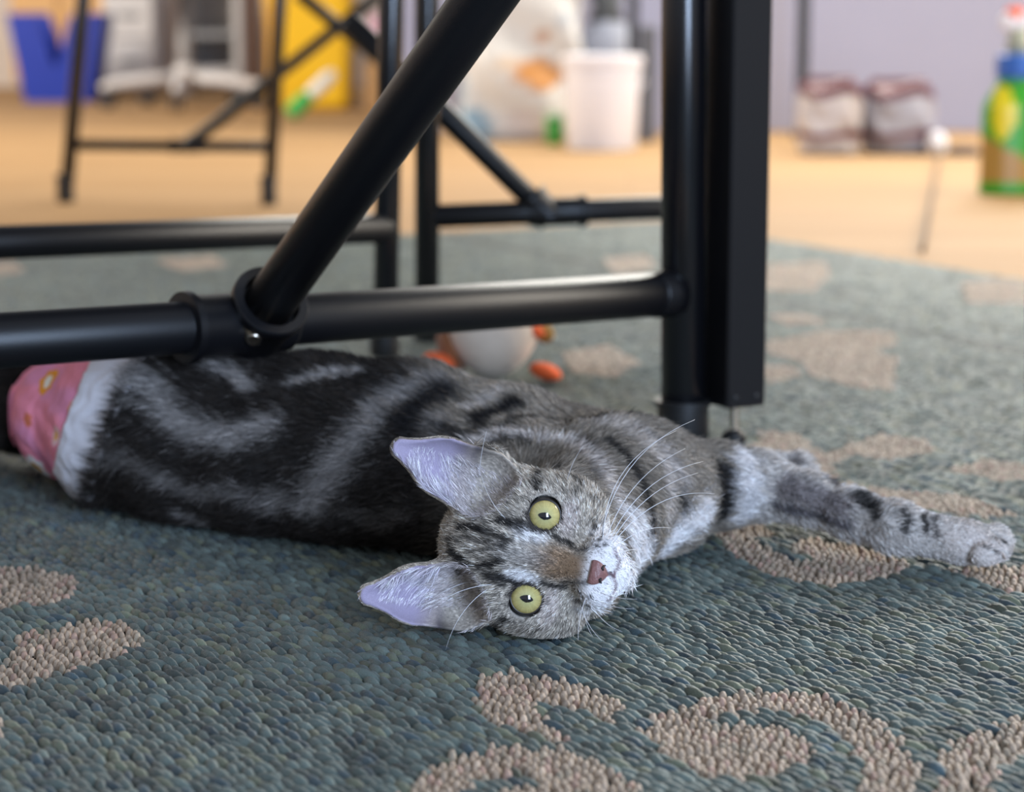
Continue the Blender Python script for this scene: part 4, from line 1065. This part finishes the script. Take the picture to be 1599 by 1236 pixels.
pillow_bag('litter_bag', 1352, 1466, 242, 108, 'greyer bag with maroon bands, right one of the pair by the wall', ((.11, .03, .04), wh2, wh2), .18)
# small white night-light thing and its cord
p = at_floor(1466, 244); k = ppm(244)
NL = thing('plug_adapter', tuple(p), 'small rounded white plug adapter on the floor with grey cord', 'plug')
MB().ell(p + np.array([0, .03, 19 * k]), (17 * k, .026, 19 * k), 24, 16).build('housing', wp, NL)
MB().lathe(p + np.array([0, .004, 16 * k]), (0, -1, 0), [(0, .012), (.008, .012), (.012, .007)], 16).build('plug_collar', white, NL)
cp_ = [p + np.array([0, -.005, 16 * k])] + [at_floor(x_, y_) + np.array([0, 0, .006]) for x_, y_ in ((1463, 262), (1458, 290), (1454, 320), (1449, 350), (1444, 380), (1440, 398))]
MB().path(cp_, .0030, 8).build('cord', mat('brown_cord', (.10, .065, .045), .8), NL)
p = at_floor(1508, 244); k = ppm(244)
SH = thing('small_shoe', tuple(p), 'small dark brown slipper lying by the white plug adapter', 'slipper')
MB().ell(p + np.array([0, .03, 9 * k]), (26 * k, .035, 9 * k), 20, 12).build('upper', mat('brown_suede', (.14, .09, .07), .9), SH)
MB().box(p + np.array([0, .03, 0]), 50 * k, .07, .008, 0, .003).build('sole', dgrey, SH, smooth=False)

# green spray bottle
p = at_floor(1588, 305); k = ppm(305)
SBT = thing('spray_bottle', tuple(p + np.array([0, 30 * k, 0])), 'green bottle with yellow label, blue collar and orange-tipped spray head', 'bottle')
p = p + np.array([0, 30 * k, 0])
Vb = []; cs = []; NT, NA = 60, 48; H_ = 182 * k
for i in range(NT):
    t = i / (NT - 1); hw = (54 - 3 * t - 22 * smooth01(np.array(t), .72, 1.0)) * k * (1 if i else .9)
    aa = np.linspace(0, 2 * np.pi, NA, endpoint=False); sup = lambda v_: np.sign(v_) * np.abs(v_) ** .75
    x = hw * sup(np.cos(aa)); y = hw * .62 * sup(np.sin(aa))
    Vb.append(np.stack([p[0] + x, p[1] + y, np.full(NA, p[2] + H_ * t)], 1))
    for a_ in range(NA):
        qx = x[a_] / k; qz = t * 182
        col = (.028, .30, .012)
        if ((qx + 26) / 17) ** 2 + ((qz - 128) / 42) ** 2 < 1: col = (.70, .58, .008)
        elif 20 < qz < 74 - .55 * (qx + 20): col = (.36, .20, .035)
        cs.append(col)
VV = np.array(Vb).reshape(-1, 3); idx = np.arange(NT * NA).reshape(NT, NA); nx_ = np.roll(idx, -1, 1)
Fb = np.stack([idx[:-1], nx_[:-1], nx_[1:], idx[1:]], -1).reshape(-1, 4)
np_mesh('flask', VV, [Fb, idx[0][None, ::-1], idx[-1][None]], vmat('bottle_print', .3, .5, 20, .05), SBT, True, np.array(cs))
MB().lathe(p + np.array([0, 0, H_]), (0, 0, 1), [(0, 33 * k), (3 * k, 34 * k), (34 * k, 33 * k), (36 * k, 24 * k)], 28).build('collar', mat('blue_collar', (.03, .13, .50), .4), SBT, auto=40)
MB().lathe(p + np.array([0, 0, H_ + 35 * k]), (0, 0, 1), [(0, 20 * k), (26 * k, 17 * k), (40 * k, 15 * k)], 24).build('neck', mat('olive_neck', (.38, .40, .30), .5), SBT)
hd2 = MB().box(p + np.array([-4 * k, 0, H_ + 72 * k]), 48 * k, 30 * k, 26 * k, 0, .006).build('spray_head', wp, SBT, smooth=False)
MB().lathe(p + np.array([-8 * k, 0, H_ + 90 * k]), (0, 0, 1), [(0, 16 * k), (14 * k, 14 * k), (18 * k, 9 * k)], 20).build('nozzle', orange, hd2)
